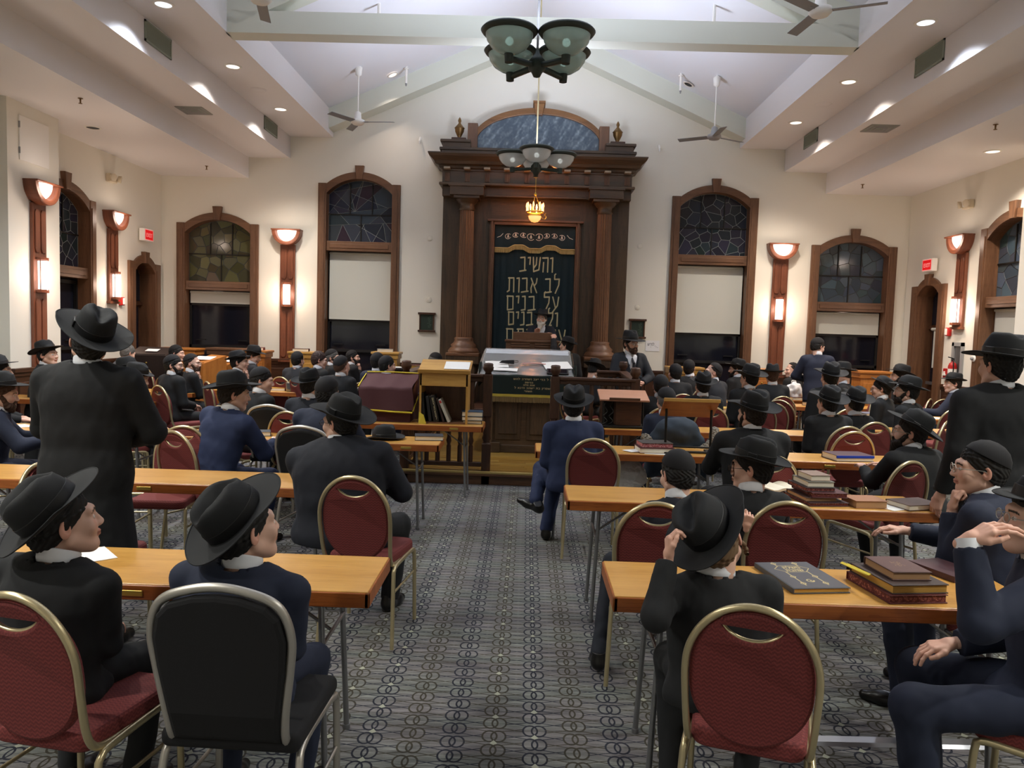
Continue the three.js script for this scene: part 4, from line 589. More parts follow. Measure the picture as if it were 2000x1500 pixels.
{ // on the second right table
  const g = 'books stacked on the second right table', c = atHeight(1605, 985, T), S = [[.33, .022, .25, 0x3a2026, M.marbled, 0, 'dark book with marbled edge at the bottom of the tall stack'], [.26, .026, .2, 0x4a3430, M.pagesTan, -.03, 'brown book second from the bottom of the tall stack'], [.3, .03, .22, 0x4c1e24, M.marbled, .02, 'maroon marbled book third from the bottom of the tall stack'], [.24, .026, .19, 0x39262a, M.marbled, -.03, 'dark maroon book below the two pale books of the tall stack'], [.22, .034, .17, 0x6a6a60, M.pages, -.02, 'grey-green book with cream pages second from the top of the tall stack'], [.17, .036, .13, 0x8a7468, M.pages, -.02, 'tan patterned book on top of the tall stack']];
  let y = T; for (const [w, h, d, col, pg, dx, l] of S) { book([c.x + dx, y, c.z - .1 + (rnd() - .5) * .015], w, h, d, -86 + rnd() * 5, col, pg, l); y += h; }
  const a = atHeight(1688, 987, T); book([a.x, T, a.z], .17, .045, .2, -84, 0x9a6a4a, M.pagesTan, 'thick tan book right of the tall stack on the second right table');
  const b = atHeight(1785, 990, T); book([b.x, T, b.z], .19, .034, .25, -72, 0x5a4038, M.pages, 'brown gilt book at the right end of the second right table');
  const w = atHeight(1745, 990, T); const o = thing('paper_sheet', 'white paper lying between two brown books on the second right table', 'paper', [w.x, T, w.z]); mesh('sheet', box(.2, .0015, .16, 0, .001, 0, 0, .5, 0), M.paper, o);
  const m = atHeight(1528, 955, T); { const k = thing('open_book', 'open book with white pages beside the tall stack on the second right table', 'book', [m.x, T, m.z], .3); for (const s of [-1, 1]) mesh('page_block', (() => { const g2 = new THREE.BoxGeometry(.14, .016, .22, 10, 1, 1), p = g2.attributes.position; for (let i = 0; i < p.count; i++) { const x = p.getX(i) / .14 + .5; p.setY(i, p.getY(i) + .01 + .012 * sin(PI * (s > 0 ? min(1, x * 1.3) : min(1, (1 - x) * 1.3)))); } g2.computeVertexNormals(); return g2.translate(s * .07, 0, 0); })(), M.pages, k); mesh('cover', rbox(.29, .004, .23, .001, 0, .002, 0), bm(0x6a5050), k); }
}
{ const p = atHeight(1655, 897, T); book([p.x, T, p.z], .24, .05, .33, -82, 0x4a2e38, M.pages, 'thick book with a shiny blue edge on the right study table', undefined, (o, h) => { mesh('blue_edge', rspan(.11, .122, h * .55, h - .001, -.165, .165, .002), bm(0x2440b0, .3), o); }); }
{ const p = atHeight(1278, 882, T); book([p.x, T, p.z], .23, .045, .3, -86, 0x5a1c22, M.pages, 'thick book with cream pages under the red speckled book by the music stand'); book([p.x, T + .045, p.z - .01], .21, .04, .27, -84, 0x4a4440, M.redSpeckle, 'grey book with red speckled page edge by the music stand'); for (const [dx, dz, t, l] of [[-.16, .0, .6, 'white paper sticking out left of the book pile by the music stand'], [.0, .1, -.1, 'white paper under the book pile by the music stand']]) { const o = thing('paper_sheet', l, 'paper', [p.x + dx, T + (dx ? .004 : .0), p.z + dz]); mesh('sheet', box(.2, .0015, .12, 0, .001, 0, 0, t, 0), M.paper, o); } }
{ const p = atHeight(838, 858, T); book([p.x, T, p.z], .18, .04, .25, -82, 0x24262c, M.pages, 'black-covered book with cream pages on the third left table'); const q = atHeight(505, 850, T); book([q.x, T, q.z], .2, .04, .16, 200, 0x4a4c50, M.pages, 'grey book beside the man in the blue suit'); const w = atHeight(545, 855, T); const o = thing('paper_sheet', 'small white paper on the third left table', 'paper', [w.x, T, w.z]); mesh('sheet', box(.12, .0015, .1, 0, .001, 0, 0, .3, 0), M.paper, o); }
{ // three books by the leaning row
  const p = atHeight(922, 826, T); [[.2, .036, .2, 0x20242a, 'bottom black book of the pile at the right end of the lectern table'], [.22, .042, .22, 0x1c2226, 'middle black book of the pile at the right end of the lectern table'], [.22, .05, .21, 0x2a4660, 'top blue-covered book of the pile at the right end of the lectern table']].reduce((y, [w, h, d, c, l]) => { book([p.x + .0, y, p.z], w, h, d, 184, c, M.pages, l); return y + h; }, T);
}
for (const [px, py, w, h, c, pg, l, hh] of [[1335, 784, .34, .07, 0x8a8478, M.pages, 'lower pale book stacked before the man in black right of the platform', 0], [1337, 784, .36, .07, 0x7a2e30, M.pages, 'upper pale-edged book stacked before the man in black right of the platform', .07], [1414, 782, .28, .06, 0xb09038, M.pages, 'yellow-edged book under the red chair right of the platform', 0]]) { const p = atDepth(px, py, 10.1); book([p.x, T + hh, -10.1], w, h, .25, -88, c, pg, l); }
for (const [px, z, c, l] of [[1555, -12.55, 0x4a2020, 'long brown book on the farthest right table'], [1590, -11.45, 0x6a5a48, 'small pale book on the far right table end'], [1700, -10.2, 0x6a6a7a, 'grey book before the boy in the tilted hat'], [545, -11.15, 0xc79a3a, 'yellow-covered book on the front left table']]) { const p = atDepth(px, 740, -z); book([p.x, T, z], .24, .045, .2, -80, c, M.pages, l); }
for (const [px, py, z, l] of [[30, 745, -6.7, 'white open paper at the far left edge'], [1835, 785, -10.2, 'white open paper before the boy with the folded hands'], [1480, 838, -8.1, 'white paper on the fourth right table by the man in the large hat'], [20, 1062, -3.0, 'white paper at the left end of the nearest left table'], [160, 1058, -3.1, 'small white paper between the two boys on the nearest left table']]) { const p = atDepth(px, py, -z); const o = thing('paper_sheet', l, 'paper', [p.x, T, z]); mesh('sheet', box(.22, .002, .2, 0, .001, 0, 0, rnd(), 0), M.paper, o); }

// ---------------------------------------------------------------- lecterns, stands and desks
function slopeDesk(w, d, h0, h1, m, o, name = 'body') { return wood(name, prism([[-d / 2, 0], [d / 2, 0], [d / 2, h0], [-d / 2, h1]], w).rotateY(-PI / 2).translate(w / 2, 0, 0), m, o); }
{ // yellow lectern with an open shelf, standing on the table
  const p = atDepth(868, 815, 8.02), o = thing('tabletop_lectern', 'yellow wooden lectern with an open shelf of leaning books on the table', 'lectern', [p.x, T, -8.05]), w = .5, d = .34;
  for (const s of [-1, 1]) wood('side_panel', prism([[-d / 2, 0], [d / 2, 0], [d / 2, .52], [-d / 2, .62]], .02).rotateY(-PI / 2).translate(s * (w / 2 - .01) + .01, 0, 0), M.yellowWood, o);
  wood('back_panel', span(-w / 2 + .02, w / 2 - .02, 0, .58, -d / 2, -d / 2 + .015), M.trimWood, o); wood('shelf', span(-w / 2 + .02, w / 2 - .02, 0, .015, -d / 2, d / 2 - .02), M.trimWood, o);
  wood('front_rail', rspan(-w / 2, w / 2, .39, .52, d / 2 - .02, d / 2, .004), M.yellowWood, o);
  wood('sloping_top', grain(rbox(w + .04, .022, d + .06, .006)).rotateX(.28).translate(0, .585, .0), M.yellowWood, o); mesh('top_lip', rbox(w + .04, .035, .015, .004).rotateX(.28).translate(0, .545, .19), M.yellowWood, o);
  const s = thing('paper_sheet', 'white printed paper lying on the sloping top of the yellow lectern', 'paper', [p.x + .12, T + .602, -8.05]); mesh('sheet', box(.26, .002, .24).rotateX(.28), M.paper, s);
  [[-.17, .30, 0x15120f, .10, 'thick black book with a pale sticker, first of the books leaning in the yellow lectern'], [-.095, .27, 0x1a1a1c, .14, 'thin black book, second of the books leaning in the yellow lectern'], [-.03, .28, 0x171310, .2, 'thick black book with gilt spine lettering leaning in the yellow lectern'], [.045, .26, 0x2c1a18, .3, 'slim dark brown book, fourth of the leaning books'], [.1, .26, 0xb9b6aa, .42, 'pale grey book leaning lowest at the right of the row']].forEach(([x, h, c, a, l], i) => {
    const b = thing('book', l, 'book', [p.x + x - .04, T + .016, -8.0]), t = [.055, .032, .06, .022, .028][i]; b.rotation.z = a; mesh('cover', [rspan(-t / 2, t / 2, 0, h, .085, .1, .005), rspan(-t / 2, -t / 2 + .004, 0, h, -.1, .09, .001), rspan(t / 2 - .004, t / 2, 0, h, -.1, .09, .001)], bm(c), b); mesh('page_block', span(-t / 2 + .004, t / 2 - .004, .005, h - .005, -.095, .085), M.pages, b);
    if (i === 2) mesh('spine_print', new THREE.PlaneGeometry(t * .8, h * .9).translate(0, h / 2, .1005), gilt('#171310', '#b9ae8a', (c2, w2, h2) => { c2.save(); for (let k = 0; k < 7; k++) glyphs(c2, 'smbtahl'[k], 50, 12 + k * 34, 26, 5); c2.restore(); }, 64, 256), b); if (i === 0) mesh('sticker', new THREE.PlaneGeometry(.035, .04).translate(0, .03, .1005), bm(0xb8b890), b); if (i === 4) mesh('red_label', new THREE.PlaneGeometry(.02, .03).translate(0, h - .03, .1005), bm(0xa83028), b);
  });
  const y = thing('cloth_scrap', 'yellow cloth corner hanging at the left foot of the yellow lectern', 'cloth', [p.x - .22, T, -7.86]); mesh('cloth', (() => { const g = prism([[-.03, 0], [.05, 0], [.02, .09], [-.03, .12]], .006); const q = g.attributes.position; for (let i = 0; i < q.count; i++) q.setZ(i, q.getZ(i) + .02 * sin(q.getY(i) * 40)); g.computeVertexNormals(); return g; })(), std(0xcdb83a, .8), y);
}
{ // lectern hidden under a maroon cloth with yellow edging
  const p = atDepth(758, 812, 8.05), o = thing('draped_lectern', 'lectern covered by a maroon velvet cloth with bright yellow edging', 'lectern', [p.x, T, -8.1]);
  slopeDesk(.5, .36, .34, .46, M.redCloth = phys(0x4a2428, .8, { sheen: .5, sheenColor: new THREE.Color(0x6a4048) }), o);
  const w = .56, g = new THREE.PlaneGeometry(w, .62, 20, 24), q = g.attributes.position; for (let i = 0; i < q.count; i++) { const x = q.getX(i), s = .31 - q.getY(i); const t = clamp((s - .0) / .38), y0 = .48 - .12 * t, z0 = -.2 + t * .4, over = max(0, s - .38); q.setXYZ(i, x + .01 * sin(s * 14), y0 - over * .98 + .004 * sin(x * 30), z0 + over * .12 + .012 * sin(x * 16) * over * 4); } g.computeVertexNormals(); mesh('cloth', g, M.redCloth, o);
  for (const s of [-1, 1]) mesh('side_drop', (() => { const h = new THREE.PlaneGeometry(.4, .24, 12, 8), r = h.attributes.position; for (let i = 0; i < r.count; i++) { const u = r.getX(i) / .4 + .5, v = .5 - r.getY(i) / .24; r.setXYZ(i, s * (.283 + .014 * sin(u * 12) * v), .48 - .12 * u - v * (.2 + .06 * u), -.2 + u * .4); } h.computeVertexNormals(); return h; })(), M.redCloth, o);
  const e = []; for (let i = 0; i <= 24; i++) { const x = (i / 24 - .5) * w; e.push(V(x, .36 - .235 - .02 * (i / 24), .235 + .012 * sin(x * 16))); } mesh('yellow_edging', [tube(e, .009, 60, 6), tube([[-.29, .47, -.2], [-.293, .42, -.02], [-.29, .36, .2]], .008, 30, 6), tube([[-.28, .49, -.2], [0, .495, -.2], [.28, .49, -.2]], .008, 30, 6), tube([[.29, .26, -.2], [.295, .22, 0], [.285, .12, .22]], .008, 30, 6)], std(0xd8c22c, .7), o);
}
{ const p = atHeight(750, 856, T), o = thing('black_hat', 'black felt hat resting upside brim on the third left table', 'hat', [p.x, T, p.z]); o.userData.late = 1; }
{ // tabletop reading stand with scrolled ironwork
  const p = atDepth(1214, 828, 8.15), o = thing('reading_stand', 'small reading stand with pale wooden top and scrolled black sides', 'reading stand', [p.x, T, -8.15]);
  mesh('base', [rbox(.46, .025, .3, .006, 0, .013, 0), rbox(.4, .25, .04, .006, 0, .15, -.1)], M.iron, o); wood('box', rspan(-.08, .19, .025, .28, -.08, .1, .006), M.darkWood, o);
  for (const x of [-.19, -.13]) mesh('scroll', tube([[x - .03, .03, .12], [x + .02, .07, .13], [x - .02, .12, .13], [x + .02, .17, .13], [x - .01, .23, .12], [x + .02, .28, .1]], .007, 40, 6), M.iron, o); mesh('post', [bar(V(-.2, .02, .1), V(-.2, .3, .06), .012, 8), bar(V(.21, .02, .1), V(.21, .28, .06), .008, 8)], M.iron, o);
  mesh('board', grain(rbox(.52, .022, .34, .008)).rotateX(.24).translate(0, .335, .02), M.pinkWood = std(0xffffff, .28, 0, { map: woodTex([182, 128, 100], [206, 156, 128], .5) }), o); mesh('ledge', rbox(.32, .03, .014, .004).rotateX(.24).translate(0, .31, .185), M.trimWood, o); mesh('card', box(.11, .003, .05, 0, .358, -.13, .24), M.paper, o);
}
{ // wooden music stand with two black posts
  const p = atDepth(1342, 880, 6.5), o = thing('music_stand', 'slanted wooden book board on two thin black posts above the third right table', 'stand', [p.x, T, -6.5]);
  for (const s of [-1, 1]) mesh('post', [bar(V(s * .19, .0, .02), V(s * .19, .37, .0), .011, 8)], M.iron, o); mesh('base_bar', [rbox(.52, .016, .05, .005, 0, .008, .02), rbox(.05, .016, .24, .005, -.19, .008, 0), rbox(.05, .016, .24, .005, .19, .008, 0), rbox(.42, .014, .02, .005, 0, .05, .02)], M.iron, o);
  mesh('board', grain(rbox(.46, .018, .26, .006)).rotateX(-.62).translate(0, .375, .0), M.apron, o); mesh('board_edge', [rbox(.47, .03, .016, .005, 0, .455, .11)], M.yellowWood, o);
}
function boxDesk(px, z, w, top, m, label, opt = {}) { // a box-shaped prayer desk with a door
  const p = atDepth(px, 690, -z), o = thing('prayer_desk', label, 'desk', [p.x, 0, z], (opt.turn ?? 0) * R), d = opt.d ?? .4;
  wood('body', [rspan(-w / 2 + .02, w / 2 - .02, .06, top - .1, -d / 2 + .02, d / 2 - .02, .006)], m, o); wood('plinth', rspan(-w / 2, w / 2, 0, .08, -d / 2, d / 2, .006), m, o);
  if (opt.slope) { slopeDesk(w, d, top - .12, top, m, o, 'sloping_top').position.y = 0; } else wood('top', [rspan(-w / 2 - .02, w / 2 + .02, top - .04, top, -d / 2 - .02, d / 2 + .02, .008), rspan(-w / 2, w / 2, top - .12, top - .04, -d / 2, d / 2, .005)], m, o);
  wood('door', rspan(-w / 2 + .06, w / 2 - .06, .16, top - .2, d / 2 - .025, d / 2 - .002, .006), m, o).name = 'door_panel';
  mesh('knob', [new THREE.SphereGeometry(.014, 10, 8).translate(0, top - .24, d / 2 + .008)], M.brass, o);
  return [o, p.x, top];
}
boxDesk(298, -12.3, .62, 1.28, M.blackWood = std(0xffffff, .4, 0, { map: woodTex([26, 18, 18], [44, 32, 30]) }), 'dark box desk near the left exit door with a white paper on top', { slope: 1 });
boxDesk(352, -13.6, .7, 1.24, M.orangeWood, 'wide brown box desk behind the men, left of the orange lectern');
boxDesk(405, -11.9, .42, 1.2, M.orangeWood, 'narrow orange lectern with a raised pale slanted top', { slope: 1, turn: -35 });
boxDesk(437, -12.4, .5, 1.16, M.orangeWood, 'orange drawer desk with a white page on its sloping top', { slope: 1, turn: -20 });
boxDesk(445, -13.7, .6, 1.26, M.trimWood, 'brown box desk just behind the orange drawer desk under the left window');
boxDesk(503, -13.6, .42, 1.24, M.orangeWood, 'brown desk beneath the left front sconce, a red book on it');
boxDesk(597, -13.7, .5, 1.24, M.yellowWood, 'light oak desk against the front wall with a dark red book');
boxDesk(756, -13.7, .46, 1.28, M.yellowWood, 'light oak desk under the left tall window at its right side');
boxDesk(800, -12.0, .9, 1.1, M.blackWood, 'dark reddish desk left of the ark piled with papers and books');
boxDesk(1338, -13.7, .6, 1.18, M.yellowWood, 'light oak desk under the right tall window at its left side');
boxDesk(1484, -13.5, .52, 1.2, M.orangeWood, 'orange oak desk in front of the right front sconce');
boxDesk(1702, -13.0, .5, 1.24, M.orangeWood, 'orange-brown desk under the right outer window');
boxDesk(1650, -13.7, .6, 1.24, M.blackWood, 'dark desk with a sheet of white paper beside the right outer window', { slope: 1 });
for (const [px, z, y, w, d, l, a] of [[298, -12.3, 1.235, .2, .12, 'white page on the dark sloping desk near the left door', .29], [437, -12.35, 1.115, .3, .2, 'white page on the sloping orange drawer desk', .29], [402, -11.9, 1.155, .3, .16, 'pale sheet on the narrow orange lectern', .29], [1650, -13.7, 1.195, .4, .2, 'white sheet on the dark desk at the right outer window', .29], [790, -11.95, 1.105, .3, .22, 'white paper on the dark desk left of the ark', 0]]) { const p = atDepth(px, 690, -z), o = thing('paper_sheet', l, 'paper', [p.x, y, z]); mesh('sheet', box(w, .003, d, 0, 0, 0, a), M.paper, o); }
for (const [px, z, y, c, l] of [[500, -13.6, 1.24, 0x6a1e1e, 'red book on the brown desk beneath the left front sconce'], [588, -13.65, 1.24, 0x4a2224, 'dark red book on the light oak desk by the front wall'], [812, -11.9, 1.1, 0x6a3a34, 'red-brown book with yellow pages on the dark desk left of the ark'], [752, -13.65, 1.28, 0x9aa0a4, 'grey book on the light oak desk under the left tall window']]) { const p = atDepth(px, 690, -z); book([p.x, y, z], .28, .05, .2, 190, c, c === 0x6a3a34 ? M.pagesYellow : M.pages, l); }
// ---------------------------------------------------------------- odd things
{ const p = atDepth(1212, 918, 6.55), o = thing('plastic_bag', 'crumpled white plastic bag hanging under the third right table', 'bag', [p.x, .42, -6.58]); const g = new THREE.IcosahedronGeometry(.15, 12), q = g.attributes.position; for (let i = 0; i < q.count; i++) { const v = V(q.getX(i), q.getY(i), q.getZ(i)), n = 1 + .28 * NZ.noise(v.x * 16, v.y * 9, v.z * 16) + .14 * NZ.noise(v.x * 40, v.y * 30, v.z * 40); const top = v.y > .04 ? 1 - (v.y - .04) * 3.6 : 1; q.setXYZ(i, v.x * n * 1.45 * top, v.y * (1.05 + .1 * n) , v.z * n * .8 * top); } g.computeVertexNormals(); mesh('bag', g, phys(0xdfdedb, .4, { transmission: .15, thickness: 0 }), o).position.y = .12; mesh('handle', [tube([[-.07, .26, 0], [-.06, .28, .01], [0, .29, 0], [.06, .27, 0]], .012, 24, 6)], M.shirt, o); }
{ const p = atDepth(1283, 918, 6.7), o = thing('water_bottle', 'small blue-labelled plastic bottle lying under the third right table', 'bottle', [p.x, .0, -6.75]); mesh('body', lathe([[0, 0], [.033, .005], [.034, .15], [.02, .19], [.013, .2], [.013, .22], [0, .22]], 20).rotateZ(PI / 2).translate(.1, .035, 0), phys(0xc8dcf0, .1, { transmission: .8, thickness: .01 }), o); mesh('label', cyl(.0345, .0345, .07, 0, 0, 0, 20).rotateZ(PI / 2).translate(.02, .035, 0), std(0x3a66b8, .5), o); mesh('cap', cyl(.015, .015, .02).rotateZ(PI / 2).translate(-.125, .035, 0), M.white, o); }
{ const p = atHeight(1700, 1455, 0), o = thing('floor_raceway', 'long flat silver metal strip on the carpet behind the near right chairs', 'strip', [p.x + .15, 0, -3.27], .03); mesh('strip', prism([[-.04, 0], [.04, 0], [.025, .012], [-.025, .012]], 1.9).rotateY(PI / 2).translate(-.95, 0, 0), std(0xa4a6ac, .35, .7), o); }
{ const p = atHeight(297, 1388, 0), o = thing('paper_scrap', 'small white paper scrap on the carpet between the two left boys', 'paper', [p.x, 0, p.z]); mesh('sheet', rbox(.07, .004, .05, .0015, 0, .003, 0), M.paper, o); }
{ const p = atDepth(566, 714, 11), o = thing('metal_cup', 'small silver cup on the front left study table', 'cup', [p.x, T, -11.0]); mesh('body', lathe([[0, 0], [.045, .002], [.05, .05], [.055, .13], [.05, .13], [.045, .05], [0, .01]], 20), M.steel, o); mesh('rim', new THREE.TorusGeometry(.053, .004, 6, 24).rotateX(PI / 2).translate(0, .13, 0), M.silver, o); }
{ const p = atDepth(1551, 752, 12.6), o = thing('plastic_bag', 'white plastic bag standing on the far right table by the wall', 'bag', [p.x, T, -12.6]); const g = new THREE.IcosahedronGeometry(.13, 8), q = g.attributes.position; for (let i = 0; i < q.count; i++) { const v = V(q.getX(i), q.getY(i), q.getZ(i)), n = 1 + .3 * NZ.noise(v.x * 14, v.y * 14, v.z * 14); q.setXYZ(i, v.x * n, max(-.12, v.y * n * 1.2), v.z * n * .7); } g.computeVertexNormals(); mesh('bag', g, phys(0xdfe0e4, .35), o).position.y = .12; mesh('handle', tube([[-.03, .24, 0], [-.04, .3, 0], [.02, .3, 0], [.02, .24, 0]], .008, 20, 6), M.white, o); }
// ---------------------------------------------------------------- people: bodies meshed from smooth unions of tapered limbs
function surfaceNets(f, lo, hi, c) {
  const nx = Math.ceil((hi[0] - lo[0]) / c) + 2, ny = Math.ceil((hi[1] - lo[1]) / c) + 2, nz = Math.ceil((hi[2] - lo[2]) / c) + 2, N = nx * ny * nz, val = new Float32Array(N).fill(1), X = (i) => lo[0] + (i - .5) * c, Y = (i) => lo[1] + (i - .5) * c, Z = (i) => lo[2] + (i - .5) * c, B = 4;
  for (let k = 0; k < nz; k += B) for (let j = 0; j < ny; j += B) for (let i = 0; i < nx; i += B) {
    const d = f(X(i) + c * 1.5, Y(j) + c * 1.5, Z(k) + c * 1.5), skip = abs(d) > c * B * 1.35, i1 = min(i + B, nx), j1 = min(j + B, ny), k1 = min(k + B, nz);
    for (let z = k; z < k1; z++) for (let y = j; y < j1; y++) for (let x = i; x < i1; x++) val[(z * ny + y) * nx + x] = skip ? d : f(X(x), Y(y), Z(z));
  }
  const idx = new Int32Array(N).fill(-1), pos = [], tri = [], at = (x, y, z) => (z * ny + y) * nx + x;
  const E = [[0, 1], [2, 3], [4, 5], [6, 7], [0, 2], [1, 3], [4, 6], [5, 7], [0, 4], [1, 5], [2, 6], [3, 7]];
  for (let z = 0; z < nz - 1; z++) for (let y = 0; y < ny - 1; y++) for (let x = 0; x < nx - 1; x++) {
    const o = at(x, y, z), v = [val[o], val[o + 1], val[o + nx], val[o + nx + 1], val[o + nx * ny], val[o + nx * ny + 1], val[o + nx * ny + nx], val[o + nx * ny + nx + 1]];
    let m = 0; for (let q = 0; q < 8; q++) if (v[q] < 0) m |= 1 << q; if (m === 0 || m === 255) continue;
    let sx = 0, sy = 0, sz = 0, n = 0; for (const [a, b] of E) { if ((v[a] < 0) === (v[b] < 0)) continue; const t = v[a] / (v[a] - v[b]); sx += mix(a & 1, b & 1, t); sy += mix((a >> 1) & 1, (b >> 1) & 1, t); sz += mix(a >> 2, b >> 2, t); n++; }
    idx[o] = pos.length / 3; pos.push(X(x) + sx / n * c, Y(y) + sy / n * c, Z(z) + sz / n * c);
  }
  const quad = (a, b, d, e, flip) => { if (min(a, b, d, e) < 0) return; flip ? tri.push(a, d, b, a, e, d) : tri.push(a, b, d, a, d, e); };
  for (let z = 1; z < nz - 1; z++) for (let y = 1; y < ny - 1; y++) for (let x = 1; x < nx - 1; x++) {
    const o = at(x, y, z), s = val[o] < 0;
    if (s !== val[o + 1] < 0) quad(idx[o], idx[at(x, y - 1, z)], idx[at(x, y - 1, z - 1)], idx[at(x, y, z - 1)], s);
    if (s !== val[o + nx] < 0) quad(idx[o], idx[at(x, y, z - 1)], idx[at(x - 1, y, z - 1)], idx[at(x - 1, y, z)], s);
    if (s !== val[o + nx * ny] < 0) quad(idx[o], idx[at(x - 1, y, z)], idx[at(x - 1, y - 1, z)], idx[at(x, y - 1, z)], s);
  }
  const P = new Float32Array(pos), Nn = new Float32Array(pos.length), e = c * .5;
  for (let i = 0; i < P.length; i += 3) { const x = P[i], y = P[i + 1], z = P[i + 2]; const a = f(x + e, y, z) - f(x - e, y, z), b = f(x, y + e, z) - f(x, y - e, z), d = f(x, y, z + e) - f(x, y, z - e), l = hypot(a, b, d) || 1; Nn[i] = a / l; Nn[i + 1] = b / l; Nn[i + 2] = d / l; }
  const g = new THREE.BufferGeometry(); g.setAttribute('position', new THREE.BufferAttribute(P, 3)); g.setAttribute('normal', new THREE.BufferAttribute(Nn, 3)); g.setIndex(tri);
  // make sure faces look outward
  if (tri.length) { const [a, b, d] = tri, u = [P[b * 3] - P[a * 3], P[b * 3 + 1] - P[a * 3 + 1], P[b * 3 + 2] - P[a * 3 + 2]], w = [P[d * 3] - P[a * 3], P[d * 3 + 1] - P[a * 3 + 1], P[d * 3 + 2] - P[a * 3 + 2]]; const dot = (u[1] * w[2] - u[2] * w[1]) * Nn[a * 3] + (u[2] * w[0] - u[0] * w[2]) * Nn[a * 3 + 1] + (u[0] * w[1] - u[1] * w[0]) * Nn[a * 3 + 2]; if (dot < 0) for (let i = 0; i < tri.length; i += 3) { const t = tri[i + 1]; tri[i + 1] = tri[i + 2]; tri[i + 2] = t; } g.setIndex(tri); }
  return g;
}
const smin = (a, b, k) => { const h = clamp(.5 + .5 * (b - a) / k); return b + (a - b) * h - k * h * (1 - h); };
const cap = (a, b, r1, r2 = r1) => { const bx = b.x - a.x, by = b.y - a.y, bz = b.z - a.z, il = 1 / (bx * bx + by * by + bz * bz + 1e-9), ax = a.x, ay = a.y, az = a.z; return (x, y, z) => { const px = x - ax, py = y - ay, pz = z - az, t = clamp((px * bx + py * by + pz * bz) * il); return hypot(px - bx * t, py - by * t, pz - bz * t) - r1 - (r2 - r1) * t; }; };
const ell = (c, r, q) => { const iq = q && q.clone().invert(), m = min(r.x, r.y, r.z), v = V(0, 0, 0); return (x, y, z) => { v.set(x - c.x, y - c.y, z - c.z); if (iq) v.applyQuaternion(iq); const a = v.x / r.x, b = v.y / r.y, d = v.z / r.z, k0 = hypot(a, b, d), k1 = hypot(a / r.x, b / r.y, d / r.z); return k1 < 1e-6 ? -m : k0 * (k0 - 1) / k1; }; };
// tapered limb with an elliptical section: wide along the unit vector w, flattened by fl across
const slab = (a, b, r1, r2, w, fl) => { const ax = b.clone().sub(a), L = ax.length(); ax.divideScalar(L); const X = w.clone().addScaledVector(ax, -w.dot(ax)).normalize(), Z = X.clone().cross(ax); return (x, y, z) => { const px = x - a.x, py = y - a.y, pz = z - a.z, h = px * ax.x + py * ax.y + pz * ax.z, t = clamp(h / L), u = px * X.x + py * X.y + pz * X.z, v = (px * Z.x + py * Z.y + pz * Z.z) / fl, dh = h - t * L; return (hypot(u, v, dh / fl) - r1 - (r2 - r1) * t) * mix(1, fl, .7); }; };
const union = (list, k) => (x, y, z) => { let d = list[0](x, y, z); for (let i = 1; i < list.length; i++) d = smin(d, list[i](x, y, z), k); return d; };

const SKIN = [.74, .46, .35], skinTone = (t) => SKIN.map((c, i) => c * (t ?? 1));
// head in its own frame: eyes' height at y = 0, face towards -z
const HEAD = (() => {
  const p = (x, y, z) => V(x, y, z), add = [ell(p(0, .035, .015), p(.076, .095, .097)), ell(p(0, -.03, -.03), p(.062, .085, .068)), cap(p(0, -.098, -.068), p(0, -.094, -.06), .024), ...[-1, 1].flatMap((s) => [cap(p(s * .052, -.055, .0), p(s * .02, -.098, -.06), .022, .02), ell(p(s * .042, -.025, -.066), p(.026, .026, .02)), cap(p(s * .012, .027, -.09), p(s * .046, .026, -.076), .0115)])];
  const base = union(add, .022), nose = [cap(p(0, .012, -.092), p(0, -.03, -.112), .0085, .0112), ell(p(-.012, -.034, -.104), p(.009, .008, .01)), ell(p(.012, -.034, -.104), p(.009, .008, .01))], lips = [ell(p(0, -.059, -.094), p(.024, .006, .011)), ell(p(0, -.069, -.092), p(.021, .007, .011))];
  const q = (s) => new THREE.Quaternion().setFromEuler(new THREE.Euler(-.15, s * .35, 0)), ears = [-1, 1].map((s) => ell(p(s * .081, -.004, .014), p(.008, .033, .021), q(s))), lobes = [-1, 1].map((s) => ell(p(s * .087, .002, .008), p(.007, .019, .011), q(s))), sock = [-1, 1].map((s) => ell(p(s * .032, .002, -.104), p(.019, .011, .014))), eye = [-1, 1].map((s) => ell(p(s * .032, .0, -.0795), p(.0155, .0125, .0125)));
  return (x, y, z) => { let d = base(x, y, z); if (d > .07) return d; for (const n of nose) d = smin(d, n(x, y, z), .011); for (const s of sock) d = -smin(-d, s(x, y, z), .012); for (const e of eye) d = min(d, e(x, y, z)); for (const l of lips) d = smin(d, l(x, y, z), .006);  let er = min(ears[0](x, y, z), ears[1](x, y, z)); for (const l of lobes) er = -smin(-er, l(x, y, z), .004); return smin(d, er, .008); };
})();
function headColor(x, y, z, s, brow) { // colours of the face itself
  const lx = abs(x); let c = s;
  if (z < -.07 && y > -.074 && y < -.053 && lx < .025) c = abs(y + .064) < .003 ? [s[0] * .5, s[1] * .32, s[2] * .32] : [s[0] * .82, s[1] * .6, s[2] * .6];
  if (hypot((lx - .032) / .0145, y / .0085) < 1 && z < -.084) c = hypot(lx - .032, y) < .0062 ? [.03, .022, .018] : [.72, .68, .64];
  if (z < -.07 && abs(y - .024 + (lx - .03) * (lx - .03) * 6) < .0042 && lx > .012 && lx < .054) c = brow;
  if (lx > .074 && abs(y) < .04) c = [s[0] * .98, s[1] * .8, s[2] * .78];
  if (lx > .03 && lx < .06 && y > -.045 && y < -.005 && z < -.06) c = [s[0] * 1.02, s[1] * .9, s[2] * .88];
  return c;
}
